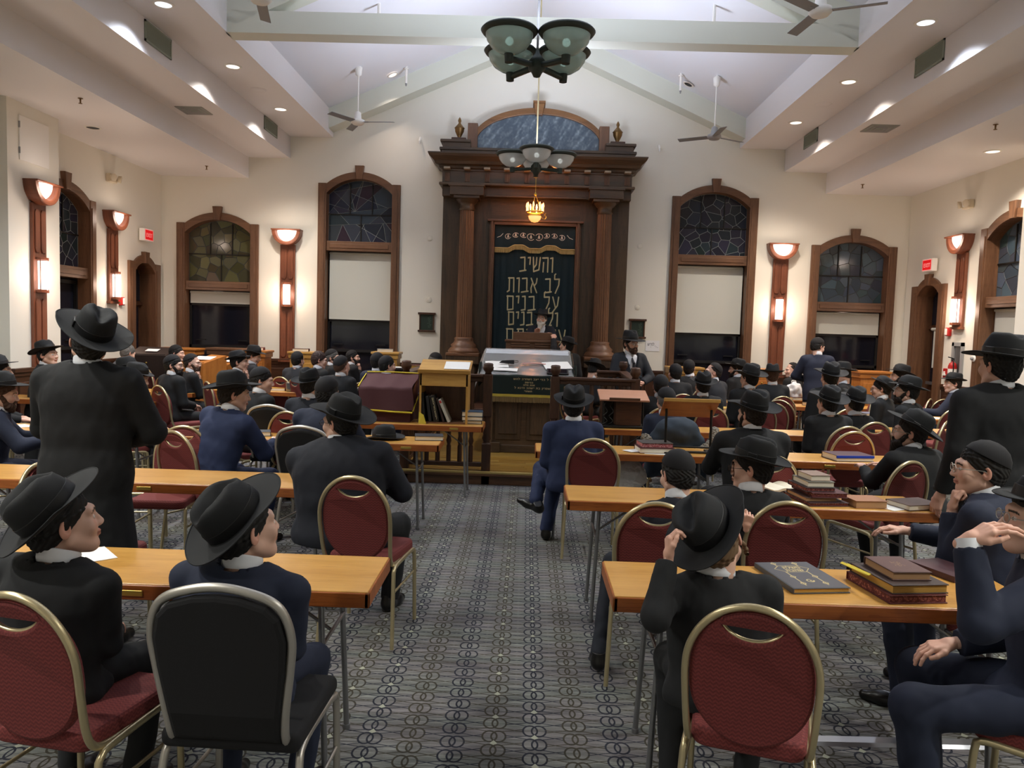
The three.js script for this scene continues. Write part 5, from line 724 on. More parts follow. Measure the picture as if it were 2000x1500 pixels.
const hairSdf = (style) => { const e = ell(V(0, .038, .018), V(.083, .103, .106)), e2 = ell(V(0, .0, .034), V(.079, .1, .088)); return (x, y, z) => { const k = union([e, e2], .02)(x, y, z); const line = style === 'bald' ? -.06 + (.085 - z) * 1.05 : -.082 + (.085 - z) * .79; const n = .0035 * sin(x * 210 + sin(y * 90) * 2) * sin(y * 150 + z * 170); return max(k + n, (line - y) * .75, style === 'bald' ? (y - .085) * .8 : -1, (-z - .085 + (y - .05) * .2) * .8); }; };
const beardSdf = (long) => { const p = [ell(V(0, -.085, -.055), V(.06, .045, .05)), ...[-1, 1].map((s) => cap(V(s * .068, -.02, -.015), V(s * .04, -.085, -.06), .018, .024)), cap(V(0, -.1, -.07), V(0, -.12 - long, -.085 - long * .1), .042, .02 + long * .05), cap(V(-.022, -.05, -.1), V(.022, -.05, -.1), .009)], u = union(p, .02), m = ell(V(0, -.064, -.112), V(.02, .007, .02)); return (x, y, z) => max(u(x, y, z) + .004 * sin(x * 220 + y * 40) * sin(y * 90 + z * 120), -m(x, y, z)); };
const cache = new Map(), memo = (k, f) => { if (!cache.has(k)) cache.set(k, f()); return cache.get(k); };
const hairGeo = (style, c) => memo('hair' + style + c, () => surfaceNets(hairSdf(style), [-.11, -.12, -.11], [.11, .16, .14], c));
const beardGeo = (long, c) => memo('beard' + long + c, () => surfaceNets(beardSdf(long), [-.1, -.2 - long, -.16], [.1, .02, .03], c));
// left hand, palm down, fingers towards -z, thumb on +x
function handGeo(kind, c) {
  return memo('hand' + kind + c, () => {
    const curl = { relaxed: [.35, .4, .3], flat: [.1, .12, .1], fist: [1.25, 1.5, .9], grip: [.75, 1.0, .6] }[kind], f = c > .005 ? 1.15 : 1, P = [];
    [[.03, .078, [.041, .025, .02], .0088, .12], [.011, .083, [.045, .029, .021], .0092, .02], [-.01, .079, [.041, .027, .021], .0088, -.06], [-.03, .07, [.033, .021, .018], .0078, -.16]].forEach(([x, l, ph, r, sp], i) => {
      let a = V(x * .55, -.002, -.008), b = V(x, 0, -l); P.push([cap(a, b, .0135 * f, .0115 * f), .012]); let dir = 0, q = b;
      ph.forEach((L, k) => { dir += curl[k] * (1 + i * .06); const n = V(q.x + sin(sp) * L * cos(dir), q.y - sin(dir) * L, q.z - cos(dir) * L); P.push([cap(q, n, r * f * (1 - k * .08), r * f * (.92 - k * .08)), .004]); q = n; });
    });
    const tc = kind === 'fist' ? .9 : kind === 'grip' ? .6 : .15, t0 = V(.018, -.004, -.022), t1 = V(.042, -.012, -.05), t2 = V(.05 - tc * .012, -.018 - tc * .014, -.082), t3 = V(.05 - tc * .034, -.022 - tc * .022, -.105);
    P.push([cap(t0, t1, .015 * f, .0125 * f), .012], [cap(t1, t2, .0115 * f, .0098 * f), .005], [cap(t2, t3, .0098 * f, .0082 * f), .004]); P.push([cap(V(0, 0, .03), V(0, 0, -.012), .021 * f, .024 * f), .014]);
    return surfaceNets((x, y, z) => { let d = 9; for (const [p, k] of P) d = smin(d, p(x, y, z), k); return d; }, [-.06, -.12, -.21], [.085, .035, .06], c);
  });
}
function placed(g, m, mirror, colorOf) { // a copy of an indexed geometry moved by a matrix, with one colour
  const p = g.attributes.position, n = g.attributes.normal, N = p.count, P = new Float32Array(N * 3), Q = new Float32Array(N * 3), C = new Float32Array(N * 3), v = V(0, 0, 0), nm = new THREE.Matrix3().getNormalMatrix(m);
  for (let i = 0; i < N; i++) { v.fromBufferAttribute(p, i); if (mirror) v.x *= -1; v.applyMatrix4(m).toArray(P, i * 3); v.fromBufferAttribute(n, i); if (mirror) v.x *= -1; v.applyMatrix3(nm).normalize().toArray(Q, i * 3); C.set(colorOf(p.getX(i), p.getY(i), p.getZ(i)), i * 3); }
  const h = new THREE.BufferGeometry(); h.setAttribute('position', new THREE.BufferAttribute(P, 3)); h.setAttribute('normal', new THREE.BufferAttribute(Q, 3)); h.setAttribute('color', new THREE.BufferAttribute(C, 3));
  const ix = Array.from(g.index.array); if (mirror) for (let i = 0; i < ix.length; i += 3) { const t = ix[i]; ix[i] = ix[i + 1]; ix[i + 1] = t; } h.setIndex(ix); return h;
}
// black hats: crown with a crease and pinch, curled brim, ribbon
function hatGeos(kind, n) {
  return memo('hat' + kind + n, () => {
    const K = { wide: [.074, .114, .024], big: [.088, .12, .03], flat: [.085, .114, .008], small: [.05, .1, .028] }[kind], [bw, ch, cu] = K, rx = .0885, rz = .109;
    const crown = [[1, -.004], [1.0, .018], [.985, .04], [.955, ch - .055], [.92, ch - .034], [.87, ch - .017], [.8, ch - .006], [.7, ch], [.55, ch + .002], [.4, ch], [.2, ch - .002], [0.001, ch - .002]];
    const ring = (list, fn) => { const P = [], I = [], m = n * 2; list.forEach((e, j) => { for (let i = 0; i <= m; i++) { const a = i / m * 2 * PI; const v = fn(e, a); P.push(v[0], v[1], v[2]); if (j && i < m) { const k = j * (m + 1) + i, q = k - m - 1; I.push(q, k, q + 1, q + 1, k, k + 1); } } }); const g = new THREE.BufferGeometry(); g.setAttribute('position', new THREE.Float32BufferAttribute(P, 3)); g.setIndex(I); g.computeVertexNormals(); return g; };
    const cg = ring(crown, ([s, y], a) => { let x = rx * s * cos(a), z = rz * s * sin(a); const up = sstep(.04, ch, y), fr = sstep(.02, .09, -z); x *= 1 - .38 * up * fr; let yy = y; if (y > ch - .02) yy -= .034 * exp(-((x / .024) ** 2)) * (1 - sstep(.72, .95, s)) + .012 * up * sstep(.3, 1, -z / rz * s) ; return [x, yy + .006 * up * sstep(0, .1, z), z]; });
    const bl = []; for (let k = 0; k <= 8; k++) bl.push([k / 8, 1]); for (let k = 8; k >= 0; k--) bl.push([k / 8, -1]);
    const by = (t, a) => { const f = -sin(a); return cu * t * t * (1 - .9 * max(0, f)) * (.6 + .6 * abs(cos(a)) ** 1.5) - .012 * t * t * max(0, f) - .004 * t; };
    const bg = ring(bl, ([t, s], a) => { const w = bw * (1 + .1 * abs(sin(a))); return [(rx - .003 + w * t) * cos(a), by(t, a) + s * .0016 * (t > .99 ? .2 : 1), (rz - .003 + w * t * 1.05) * sin(a)]; });
    const edge = []; for (let i = 0; i < n; i++) { const a = i / n * 2 * PI, w = bw * (1 + .1 * abs(sin(a))); edge.push(V((rx - .003 + w) * cos(a), by(1, a), (rz - .003 + w * 1.05) * sin(a))); }
    const rib = ring([[1.018, 0], [1.022, .004], [1.018, .036], [1.0, .038]], ([s, y], a) => [rx * s * cos(a), y, rz * s * sin(a)]);
    const bow = rbox(.012, .034, .05, .004, -rx * 1.03, .019, 0);
    return { crown: cg, brim: [bg, tube(edge, .0026, n * 2, 5, true)].map(flat), ribbon: [rib, bow].map(flat) };
  });
}
function putHat(parent, kind, n = 28, top) {
  const g = hatGeos(kind, n), h = top || new THREE.Group(); if (!top) { h.name = 'hat'; parent.add(h); }
  mesh('crown', g.crown, M.felt, h); mesh('brim', memo('hb' + kind + n, () => merge(g.brim)), M.felt, h); mesh('hat_ribbon', memo('hr' + kind + n, () => merge(g.ribbon)), M.ribbon, h); return h;
}
{ const late = scene.children.find((c) => c.userData.late); delete late.userData.late; putHat(null, 'wide', 28, late); late.children.forEach((c) => { c.position.y = .006; }); late.rotation.y = 1.2; }
const kippahGeo = memo('kip', () => { const g = lathe([[.0, .098], [.03, .094], [.06, .078], [.083, .05], [.093, .022], [.091, .02], [.08, .048], [.05, .078], [0, .092]], 28); g.scale(.97, 1.06, 1.14); return g; });
const collarGeo = memo('collar', () => { const P = [], I = [], m = 40; for (let i = 0; i <= m; i++) { const a = (-90 + 14 + 332 * i / m) * R, q = [[.064, 0], [.0665, .012], [.066, .036], [.0635, .04], [.061, .036], [.061, 0]]; q.forEach(([r, y]) => P.push(r * cos(a), y + .012 * sin(a), r * 1.04 * sin(a))); if (i < m) for (let k = 0; k < 6; k++) { const b = i * 6 + k, c = i * 6 + (k + 1) % 6; I.push(b, b + 6, c, c, b + 6, c + 6); } } const g = new THREE.BufferGeometry(); g.setAttribute('position', new THREE.Float32BufferAttribute(P, 3)); g.setIndex(I); g.computeVertexNormals(); return g; });
const shoeGeo = (c) => memo('shoe' + c, () => { const u = union([cap(V(0, .045, .045), V(0, .035, -.09), .042, .036), cap(V(0, .03, -.08), V(0, .026, -.165), .038, .028), cap(V(0, .06, .03), V(0, .1, .03), .042, .045)], .03); return surfaceNets((x, y, z) => max(u(x, y, z), -y + .002, y - .115), [-.07, -.01, -.22], [.07, .15, .12], c); });
M.suits = { black: phys(0x121417, .86, { sheen: .25, sheenRoughness: .6, sheenColor: new THREE.Color(0x2c323a) }), ink: phys(0x151924, .84, { sheen: .28, sheenRoughness: .6, sheenColor: new THREE.Color(0x343c4c) }), navy: phys(0x192136, .84, { sheen: .3, sheenRoughness: .6, sheenColor: new THREE.Color(0x3a4664) }), blue: phys(0x1d2a4c, .82, { sheen: .35, sheenRoughness: .6, sheenColor: new THREE.Color(0x46588a) }), grey: phys(0x24272d, .86, { sheen: .3, sheenRoughness: .6, sheenColor: new THREE.Color(0x4a4e58) }), shirtGrey: std(0x565a62, .85) };
M.hairs = { black: std(0x0b0908, .7), dark: std(0x1a110c, .7), brown: std(0x452d1e, .7), auburn: std(0x2c1712, .7), grey: std(0x5c5a57, .75), fair: std(0x6a5238, .7), white: std(0xd6d2ca, .8) };
const BROW = { black: [.02, .016, .014], dark: [.03, .02, .015], brown: [.06, .04, .028], auburn: [.05, .025, .02], grey: [.16, .15, .14], fair: [.2, .14, .08], white: [.4, .38, .36] };
// two-bone limb: where the elbow or knee goes
function joint(a, t, l1, l2, pole) { const d = t.clone().sub(a), L = min(d.length(), (l1 + l2) * .995); d.normalize(); const end = a.clone().addScaledVector(d, L), x = (l1 * l1 - l2 * l2 + L * L) / (2 * L), h = sqrt(max(0, l1 * l1 - x * x)), n = pole.clone().addScaledVector(d, -pole.dot(d)).normalize(); return [a.clone().addScaledVector(d, x).addScaledVector(n, h), end]; }

function person(o) {
  // o: label, at [px, py, distance] of the ears, face / look (degrees, 0 towards the ark, positive to the right), sit or stand, hat, hair ...
  const dist = o.at[2], H = atDepth(o.at[0], o.at[1], dist), stand = o.stand, floorY = o.floor ?? 0, lean = (o.lean ?? (stand ? 2 : 8)) * R, seat = o.seat ?? .488;
  const near = dist < 4.4, mid = dist < 7, cB = near ? .0125 : mid ? .018 : .026, cH = near ? .0042 : mid ? .0062 : .0088, cF = near ? .0034 : mid ? .0052 : .0075;
  const face = (o.face ?? 0) * R, look = ((o.look ?? o.face ?? 0) - (o.face ?? 0)) * R, pit = (o.pitch ?? 0) * R, roll = (o.roll ?? 0) * R, W = o.wide ?? 1;
  const base = stand ? floorY : floorY + seat, s0 = (H.y - base) / ((stand ? .94 : .09) + .5 * cos(lean) + .142), hs = o.head ?? clamp(s0, .95, 1.03), s = (H.y - base - .142 * hs) / ((stand ? .94 : .09) + .5 * cos(lean));
  const hip = V(0, base + (stand ? .94 : .09) * s, 0), up = V(0, cos(lean), -sin(lean)), side = (o.side ?? 0) * R, tilt = new THREE.Quaternion().setFromAxisAngle(V(0, 0, 1), -side); up.applyQuaternion(tilt);
  const neck = hip.clone().addScaledVector(up, .5 * s), head = neck.clone().add(V(sin(side) * .06 * s, .142 * hs, (-.018 - .1 * sin(lean)) * hs));
  const root = thing('person', o.label, 'person', [0, 0, 0], -face, o.group); const hw = head.clone().applyAxisAngle(V(0, 1, 0), -face); root.position.set(H.x - hw.x, 0, H.z - hw.z); root.updateMatrixWorld(true);
  const inv = root.matrixWorld.clone().invert(), twist = (o.twist ?? 0) * R, X = V(cos(twist), 0, sin(twist)).applyQuaternion(tilt), S = (v) => v * s, chest = hip.clone().addScaledVector(up, S(.32));
  const hq = new THREE.Quaternion().setFromEuler(new THREE.Euler(pit, -look, roll, 'YXZ')), hm = new THREE.Matrix4().compose(head, hq, V(hs, hs, hs).multiplyScalar(1.02));
  // arms
  const arms = {}, sh = {};
  for (const [k, d] of [['L', -1], ['R', 1]]) {
    const a = neck.clone().addScaledVector(X, d * S(.172) * W).addScaledVector(up, -S(.058)); sh[k] = a; let spec = o[k] ?? o.arms ?? (stand ? 'down' : dist > 7.1 ? 'lap' : 'table'), t, pole = V(d * .5, -.35, .75), dir, palm, kind = 'relaxed';
    if (spec.to) { t = (Array.isArray(spec.to) ? atDepth(...spec.to) : spec.to.clone()).applyMatrix4(inv); if (spec.pole) pole = V(...spec.pole); if (spec.dir) dir = V(...spec.dir); if (spec.palm) palm = V(...spec.palm); kind = spec.hand ?? kind; }
    else ({
      down: () => { t = a.clone().add(V(d * S(.07), -S(.52), -S(.05))); pole = V(d * .3, 0, 1); palm = V(-d, 0, 0); },
      front: () => { t = V(d * S(.09), hip.y + (stand ? S(.12) : 0) + (stand ? 0 : S(.3)), hip.z - S(.24)); pole = V(d * 1.1, -.1, .5); palm = V(-d * .3, 0, 1); dir = V(-d, -.1, -.3); },
      table: () => { t = V(d * S(.16), max(.79, base + S(.3)), hip.z - S(.42) - S(.3) * sin(lean)); palm = V(0, -1, 0); },
      cross: () => { t = V(-d * S(.06), base + S(.36) + (d > 0 ? .03 : 0), chest.z - S(.2)); pole = V(d * .8, -.6, .1); palm = V(0, 0, 1); dir = V(-d, .1, -.15); },
      lap: () => { t = V(d * S(.1), base + S(.2), hip.z - S(.3)); palm = V(0, -1, 0); },
      chin: () => { t = V(d * .03, -.215, -.1).multiplyScalar(1).applyMatrix4(hm); pole = V(d * .35, -1, .1); palm = V(-d * .3, 0, 1); dir = V(-d * .25, 1, .0); kind = 'fist'; },
    })[spec]();
    let [el, wr] = joint(a, t, S(.285), S(.255), pole); const fore = wr.clone().sub(el).normalize(); dir = (dir ? dir.clone().normalize().lerp(fore, .25) : fore.clone()).normalize(); palm = (palm ?? V(0, -1, 0)); const y = palm.clone().negate().addScaledVector(dir, dir.dot(palm)).normalize(), z = dir.clone().negate(), x = y.clone().cross(z); arms[k] = { a, el, wr, fore, kind, m: new THREE.Matrix4().makeBasis(x, y, z).setPosition(wr.clone().addScaledVector(fore, S(.02))).scale(V(s, s, s)) };
  }
  // legs
  const legs = {}; for (const [k, d] of [['L', -1], ['R', 1]]) { const h = hip.clone().add(V(d * S(.095), stand ? -.02 : -.005, 0)); let kn, an; const sp = o['leg' + k]; if (stand) { kn = V(d * S(.1), floorY + S(.5), -S(.02)); an = V(d * S(.11), floorY + .085, S(.02)); } else { const open = sp?.open ?? (o.knees ?? .07); kn = V(d * (S(.12) + open), floorY + seat + S(.035), -S(.43)); an = V(d * (S(.11) + open * .8), floorY + .085, -S(.43) + (sp?.back ?? .06)); if (sp?.knee) kn = V(...sp.knee); if (sp?.ankle) an = V(...sp.ankle); } legs[k] = { h, kn, an, toe: sp?.toe }; }
  // jacket
  const noise = near || mid ? (x, y, z) => .0055 * NZ.noise(x * 11 + 3, y * 7, z * 11) + .0028 * NZ.noise(x * 26, y * 17 + 5, z * 26) : null, fl = .66;
  const J = [slab(hip.clone().addScaledVector(up, -S(.02)), chest.clone().addScaledVector(up, -S(.1)), S(.19) * W, S(.172) * W, X, .72 / max(1, W * .92)), slab(chest.clone().addScaledVector(up, -S(.1)), chest.clone().addScaledVector(up, S(.05)), S(.172) * W, S(.182) * W, X, .7), slab(chest.clone().addScaledVector(up, S(.03)), neck.clone().addScaledVector(up, -S(.07)), S(.182) * W, S(.15) * W, X, .62), cap(sh.L.clone().addScaledVector(X, S(.01)), neck.clone().addScaledVector(up, S(.0)), S(.07), S(.058)), cap(sh.R.clone().addScaledVector(X, -S(.01)), neck.clone().addScaledVector(up, S(.0)), S(.07), S(.058))];
  const JA = []; for (const k of ['L', 'R']) { const { a, el, wr, fore } = arms[k]; JA.push(cap(a, el, S(.078), S(.064)), cap(el, wr.clone().addScaledVector(fore, -.008), S(.064), S(.05))); }
  if (stand) { const hem = o.coat ? .48 : .8; J.push(slab(hip.clone(), V(0, floorY + S(hem), S(.01)), S(.17) * W, S(o.coat ? .21 : .19) * W, X, .72)); }
  else { J.push(slab(hip.clone().add(V(0, -.035, -S(.0))), hip.clone().add(V(0, -.035, -S(.1))), S(.2) * W, S(.185) * W, V(1, 0, 0), .6 / max(1, W * .95))); if (o.coat) J.push(slab(hip.clone().add(V(0, -.01, 0)), hip.clone().add(V(0, -.02, -S(.36))), S(.2) * W, S(.19) * W, V(1, 0, 0), .5)); }
  const nUp = head.clone().sub(neck).normalize(), colR = cap(neck.clone().addScaledVector(nUp, .02), neck.clone().addScaledVector(nUp, .22), hs * .076), colOut = cap(neck.clone().addScaledVector(nUp, -.06), neck.clone().addScaledVector(nUp, -.032 * hs), hs * .102, hs * .097);
  const bodyJ = union(J, S(.05)), cutY = o.coat || !stand ? -9 : floorY + S(.78), armU = JA, wrL = arms.L, wrR = arms.R;
  const openFront = o.open ? (x, y, z) => { const q = V(x, y, z).sub(chest), h = q.dot(up), u = q.dot(X); const w = S(.005) + max(0, (h + S(.1))) * (o.open === true ? .24 : o.open); return z < chest.z ? w - abs(u) : -1; } : null;
  const jk = (x, y, z) => { let d = bodyJ(x, y, z); const e = min(smin(armU[0](x, y, z), armU[1](x, y, z), .02), smin(armU[2](x, y, z), armU[3](x, y, z), .02)); d = smin(d, e, S(.028)); d = smin(d, colOut(x, y, z), S(.018)); if (noise && d < .05) d += noise(x, y, z); d = max(d, -colR(x, y, z)); if (!stand) d = max(d, (floorY + seat + .003 - y)); else d = max(d, floorY + S(o.coat ? .46 : .76) - y); for (const A of [wrL, wrR]) { const q = (x - A.wr.x) * A.fore.x + (y - A.wr.y) * A.fore.y + (z - A.wr.z) * A.fore.z, r = hypot(x - A.wr.x, y - A.wr.y, z - A.wr.z); if (r < .1) d = max(d, q + .004); } if (openFront && d < .02) d = max(d, min(.02, openFront(x, y, z))); return d; };
  const all = [hip, head, sh.L, sh.R, arms.L.el, arms.R.el, arms.L.wr, arms.R.wr], bb = (pts, pad) => [[0, 1, 2].map((i) => min(...pts.map((p) => p.getComponent(i))) - pad), [0, 1, 2].map((i) => max(...pts.map((p) => p.getComponent(i))) + pad)];
  const jp = [neck, sh.L, sh.R, arms.L.el, arms.R.el, arms.L.wr, arms.R.wr, hip.clone().add(V(S(.17) * W, -S(stand ? (o.coat ? .5 : .2) : .14), S(.06))), hip.clone().add(V(-S(.17) * W, 0, o.coat && !stand ? -S(.42) : -S(.12)))];
  const [jl, jh] = bb(jp, S(.1)); mesh('jacket', surfaceNets(jk, jl, jh, cB), M.suits[o.suit ?? 'black'], root);
  // trousers and shoes
  const T2 = []; for (const k of ['L', 'R']) { const { h, kn, an } = legs[k]; T2.push(cap(h, kn, S(.094) * min(W, 1.2), S(.076)), cap(kn, an, S(.076), S(.06))); } T2.push(slab(hip.clone().add(V(-S(.05), 0, 0)), hip.clone().add(V(S(.05), 0, 0)), S(.1), S(.1), V(0, 1, 0), .9));
  const tu = union(T2, S(.03)), tr = (x, y, z) => { let d = tu(x, y, z); if (noise && d < .05) d += noise(x, y, z) * 1.2; d = max(d, floorY + .07 - y); return stand ? d : max(d, y > floorY + seat - .13 && z > -S(.14) && abs(x) < S(.24) ? floorY + seat + .003 - y : -1); };
  const [tl, th] = bb([legs.L.h, legs.L.kn, legs.L.an, legs.R.h, legs.R.kn, legs.R.an], S(.12)); mesh('trousers', surfaceNets(tr, tl, th, cB * 1.1), M.suits[o.trousers ?? (o.suit === 'shirtGrey' ? 'black' : o.suit ?? 'black')], root);
  for (const k of ['L', 'R']) { const sh2 = mesh('shoe', shoeGeo(near ? .008 : mid ? .011 : .015), M.shoe, root); const { an, kn } = legs[k]; sh2.position.set(an.x, an.y - .085, an.z - .015); sh2.rotation.y = k === 'L' ? .12 : -.12; sh2.scale.setScalar(max(.85, min(1.05, s))); if (legs[k].toe) sh2.rotation.set(...legs[k].toe); }
  // body: one figure, finer at the head and the hands
  const tone = skinTone(o.tone ?? 1), him = hm.clone().invert(), hv = V(0, 0, 0), hsc = hs * 1.02, nk = cap(neck.clone().addScaledVector(nUp, -S(.06)), head.clone().add(V(0, -.07, .03).applyQuaternion(hq).multiplyScalar(hs)), hs * .058, hs * .053);
  const hf = (x, y, z) => { hv.set(x, y, z).applyMatrix4(him); return smin(HEAD(hv.x, hv.y, hv.z) * hsc, nk(x, y, z), S(.02)); }, [l2, h2] = bb([head.clone().add(V(S(.1), S(.13), S(.12))), head.clone().add(V(-S(.1), -S(.13), -S(.13))), neck], .02), hg = surfaceNets(hf, l2, h2, cH);
  const brow = BROW[o.hair ?? 'dark'], id = new THREE.Matrix4(), hg2 = placed(hg, id, false, (x, y, z) => { hv.set(x, y, z).applyMatrix4(him); return headColor(hv.x, hv.y, hv.z, tone, brow); });
  const inn = [slab(hip, neck.clone().addScaledVector(up, -S(.08)), S(.12), S(.1), X, .62), ...['L', 'R'].flatMap((k) => [cap(arms[k].a, arms[k].el, S(.045), S(.036)), cap(arms[k].el, arms[k].wr.clone().addScaledVector(arms[k].fore, .012), S(.036), S(.027)), cap(legs[k].h, legs[k].kn, S(.06), S(.045)), cap(legs[k].kn, legs[k].an, S(.045), S(.032))]), cap(neck.clone().addScaledVector(up, -S(.12)), neck, S(.07), S(.05))], iu = union(inn, S(.03)), [il, ih] = bb([...all.filter((p) => p !== head), neck, legs.L.kn, legs.L.an, legs.R.kn, legs.R.an], S(.08));
  const ig = placed(surfaceNets(iu, il, ih, near ? .02 : .034), id, false, () => tone); const hands = ['L', 'R'].map((k) => placed(handGeo(arms[k].kind, cF), arms[k].m, k === 'R', () => [tone[0], tone[1] * .92, tone[2] * .9]));
  const body = mergeGeometries([ig, hg2, ...hands]); mesh('body', body, M.skin, root);
  // collar, cuffs, hair, hat
  const cq = new THREE.Quaternion().setFromUnitVectors(V(0, 1, 0), nUp), col = mesh('shirt_collar', collarGeo, M.shirt, root); col.position.copy(neck).addScaledVector(nUp, .004 * hs); col.quaternion.copy(cq); col.scale.setScalar(hs * 1.03); col.scale.y *= 1.25;
  for (const k of ['L', 'R']) if (o.cuffs?.includes(k)) { const A = arms[k], c = mesh('shirt_cuff', new THREE.CylinderGeometry(S(.039), S(.042), S(.035), 20, 1, true), M.shirt, root); c.material.side = THREE.DoubleSide; c.position.copy(A.wr).addScaledVector(A.fore, S(.008)); c.quaternion.setFromUnitVectors(V(0, 1, 0), A.fore); }
  const hd = (name, g, m) => { const q = mesh(name, g, m, root); q.matrix.copy(hm); q.matrix.decompose(q.position, q.quaternion, q.scale); return q; };
  if (o.hairStyle !== 'none') hd('hair', hairGeo(o.hairStyle ?? 'short', near ? .0045 : mid ? .007 : .01), M.hairs[o.hair ?? 'dark']);
  if (o.beard) hd('beard', beardGeo(o.long ?? .0, near ? .005 : .008), M.hairs[o.beard]);
  if (o.sidelock) for (const d of [-1, 1]) hd('sidelock', tube([[d * .08, -.03, -.005], [d * .088, -.045, -.01], [d * .082, -.055, -.02], [d * .09, -.06, -.008], [d * .084, -.072, -.014], [d * .088, -.078, -.004]], .008, 24, 7), M.hairs[o.hair ?? 'dark']);
  if (o.glasses) { const m = o.glasses === 'silver' ? M.silver : M.black; const gl = hd('glasses', [-1, 1].flatMap((d) => [new THREE.TorusGeometry(.021, .0017, 6, 24).scale(1.15, .85, 1).translate(d * .033, .0, -.111), tube([[d * .057, .004, -.109], [d * .076, .006, -.08], [d * .082, .006, 0], [d * .084, -.01, .02]], .0017, 16, 5)]).concat([tube([[-.011, .004, -.112], [0, .008, -.114], [.011, .004, -.112]], .0017, 8, 5)]), m); mesh('lens', [-1, 1].map((d) => new THREE.CircleGeometry(.021, 20).scale(1.15, .85, 1).rotateY(PI).translate(d * .033, 0, -.111)), M.lens = M.lens || phys(0xffffff, .05, { transmission: 1, thickness: 0 }), gl); }
  if (o.hat && o.hat !== 'kippah' && o.hat !== 'none') { const h = putHat(root, o.hat, near ? 40 : mid ? 28 : 18), hr = new THREE.Quaternion().setFromEuler(new THREE.Euler((o.tilt ?? 14) * R, (o.hatTurn ?? 0) * R, (o.hatRoll ?? 0) * R)), q = new THREE.Matrix4().compose(V(o.hatShift?.[0] ?? 0, o.hatUp ?? .03, 0).applyQuaternion(hr).add(V(0, .034, .014 + (o.hatShift?.[2] ?? 0))), hr, V(1, 1, 1).multiplyScalar((o.hatSize ?? 1) * 1.02)); new THREE.Matrix4().multiplyMatrices(hm, q).decompose(h.position, h.quaternion, h.scale); }
  if (o.hat === 'kippah') { const k = hd('skullcap', kippahGeo, M.velvet), q = new THREE.Matrix4().compose(V(0, .042, .022), new THREE.Quaternion().setFromEuler(new THREE.Euler((o.tilt ?? 24) * R, 0, 0)), V(1, 1, 1)); new THREE.Matrix4().multiplyMatrices(hm, q).decompose(k.position, k.quaternion, k.scale); }
  if (o.open) { // shirt front and tie in the jacket opening
    const f = (list, m, n) => mesh(n, list, m, root); const sf = slab(chest.clone().addScaledVector(up, -S(.12)), neck.clone().addScaledVector(up, -S(.06)), S(.176) * W, S(.13) * W, X, .64), [a, b] = bb([neck, chest.clone().addScaledVector(up, -S(.2))], S(.17)); f(surfaceNets((x, y, z) => max(sf(x, y, z) + .004, z - chest.z + S(.03)), a, b, cB * .8), M.shirt, 'shirt_front');
    if (o.tie) { const zf = (h) => chest.z - S(.64) * S(1) * 0 - S(.112) * W + h; const p0 = neck.clone().add(V(0, -S(.02), -S(.066))), p1 = chest.clone().add(V(0, S(.06), -S(.128) * W)), p2 = chest.clone().add(V(0, -S(.1), -S(.128) * W)); f([bar(p0, p0.clone().add(V(0, -S(.03), -S(.008))), S(.014), 6, S(.01)), ...[[p0.clone().add(V(0, -S(.03), -S(.01))), p1, .014, .024], [p1, p2, .024, .03]].map(([u, v, r1, r2]) => bar(u, v, S(r1), 4, S(r2)))], M.tie = M.tie || std(0x2a2a30, .6), 'tie'); }
  }
  root.userData.seatAt = undefined; delete root.userData.seatAt;
  if (!stand && o.chair !== null) { const c = V(0, 0, .02).applyMatrix4(root.matrixWorld); if (o.chairAt) { const fr = (o.face ?? 0) + (o.chairTurn ?? 0), bz = c.z + .27 * cos(fr * R); c.x = atDepth(o.chairAt[0], 1000, -bz).x + .27 * sin(fr * R); } chair(o.chair ?? 'red', c.x, c.z, (o.face ?? 0) + (o.chairTurn ?? 0), o.chairLabel ?? `${(o.chair ?? 'red') === 'red' ? 'gold-framed burgundy' : 'black padded'} banquet chair under the ${o.label.replace(/^(an?|the) /, '').split(' ').slice(0, 8).join(' ')}`); }
  return { root, head, neck, hm, arms, s };
}
// ---------------------------------------------------------------- the people
const P = (label, at, face, o = {}) => person({ label, at, face, ...o });
// nearest row
P('boy at the lower left corner in black jacket, hat tipped right, cheek showing', [124, 1022, 2.48], 10, { look: 46, pitch: 12, roll: 2, hat: 'wide', tilt: 34, wide: 1.34, arms: 'lap', chairAt: [34], hair: 'black', suit: 'black', side: 4, lean: 4 });
P('boy in navy jacket on the silver-framed black chair, wide black hat from behind', [480, 1034, 2.48], 6, { look: 40, pitch: 12, roll: 2, hat: 'wide', tilt: 34, wide: 1.4, arms: 'lap', chairAt: [432], hair: 'black', suit: 'navy', chair: 'black', chairTurn: -4, lean: 3, side: 4, chairLabel: 'silver-framed black padded banquet chair of the near boy in navy' });
P('boy holding his tilted black hat brim, seen from behind at lower right centre', [1398, 1052, 2.62], 8, { look: 20, pitch: 4, roll: 20, hat: 'wide', tilt: 30, hatRoll: 16, wide: 1.3, chairAt: [1484], chairTurn: 10, hair: 'fair', sidelock: true, suit: 'black', side: -5, lean: 6, L: { to: [1304, 1094, 2.5], pole: [-.12, -1, .15], dir: [-.1, 1, -.1], palm: [1, 0, -.2], hand: 'grip' }, R: 'lap' });
P('boy at the right edge in navy jacket, white cuff, hand raised to his face', [2028, 1018, 2.55], -62, { look: -78, pitch: 6, hat: 'small', tilt: 8, hair: 'black', suit: 'navy', glasses: 'silver', lean: 6, cuffs: 'L', L: { to: [1892, 1066, 2.42], pole: [-.5, -1, -.2], dir: [.05, .35, 1], palm: [.3, -1, 0], hand: 'relaxed' }, R: 'lap', chairTurn: 14 });
P('boy in profile at right with silver glasses, fist at chin, navy jacket', [1913, 918, 3.55], -48, { look: -72, pitch: 2, hat: 'kippah', hair: 'black', suit: 'navy', glasses: 'silver', wide: 1.2, L: 'chin', R: 'table', lean: 12 });
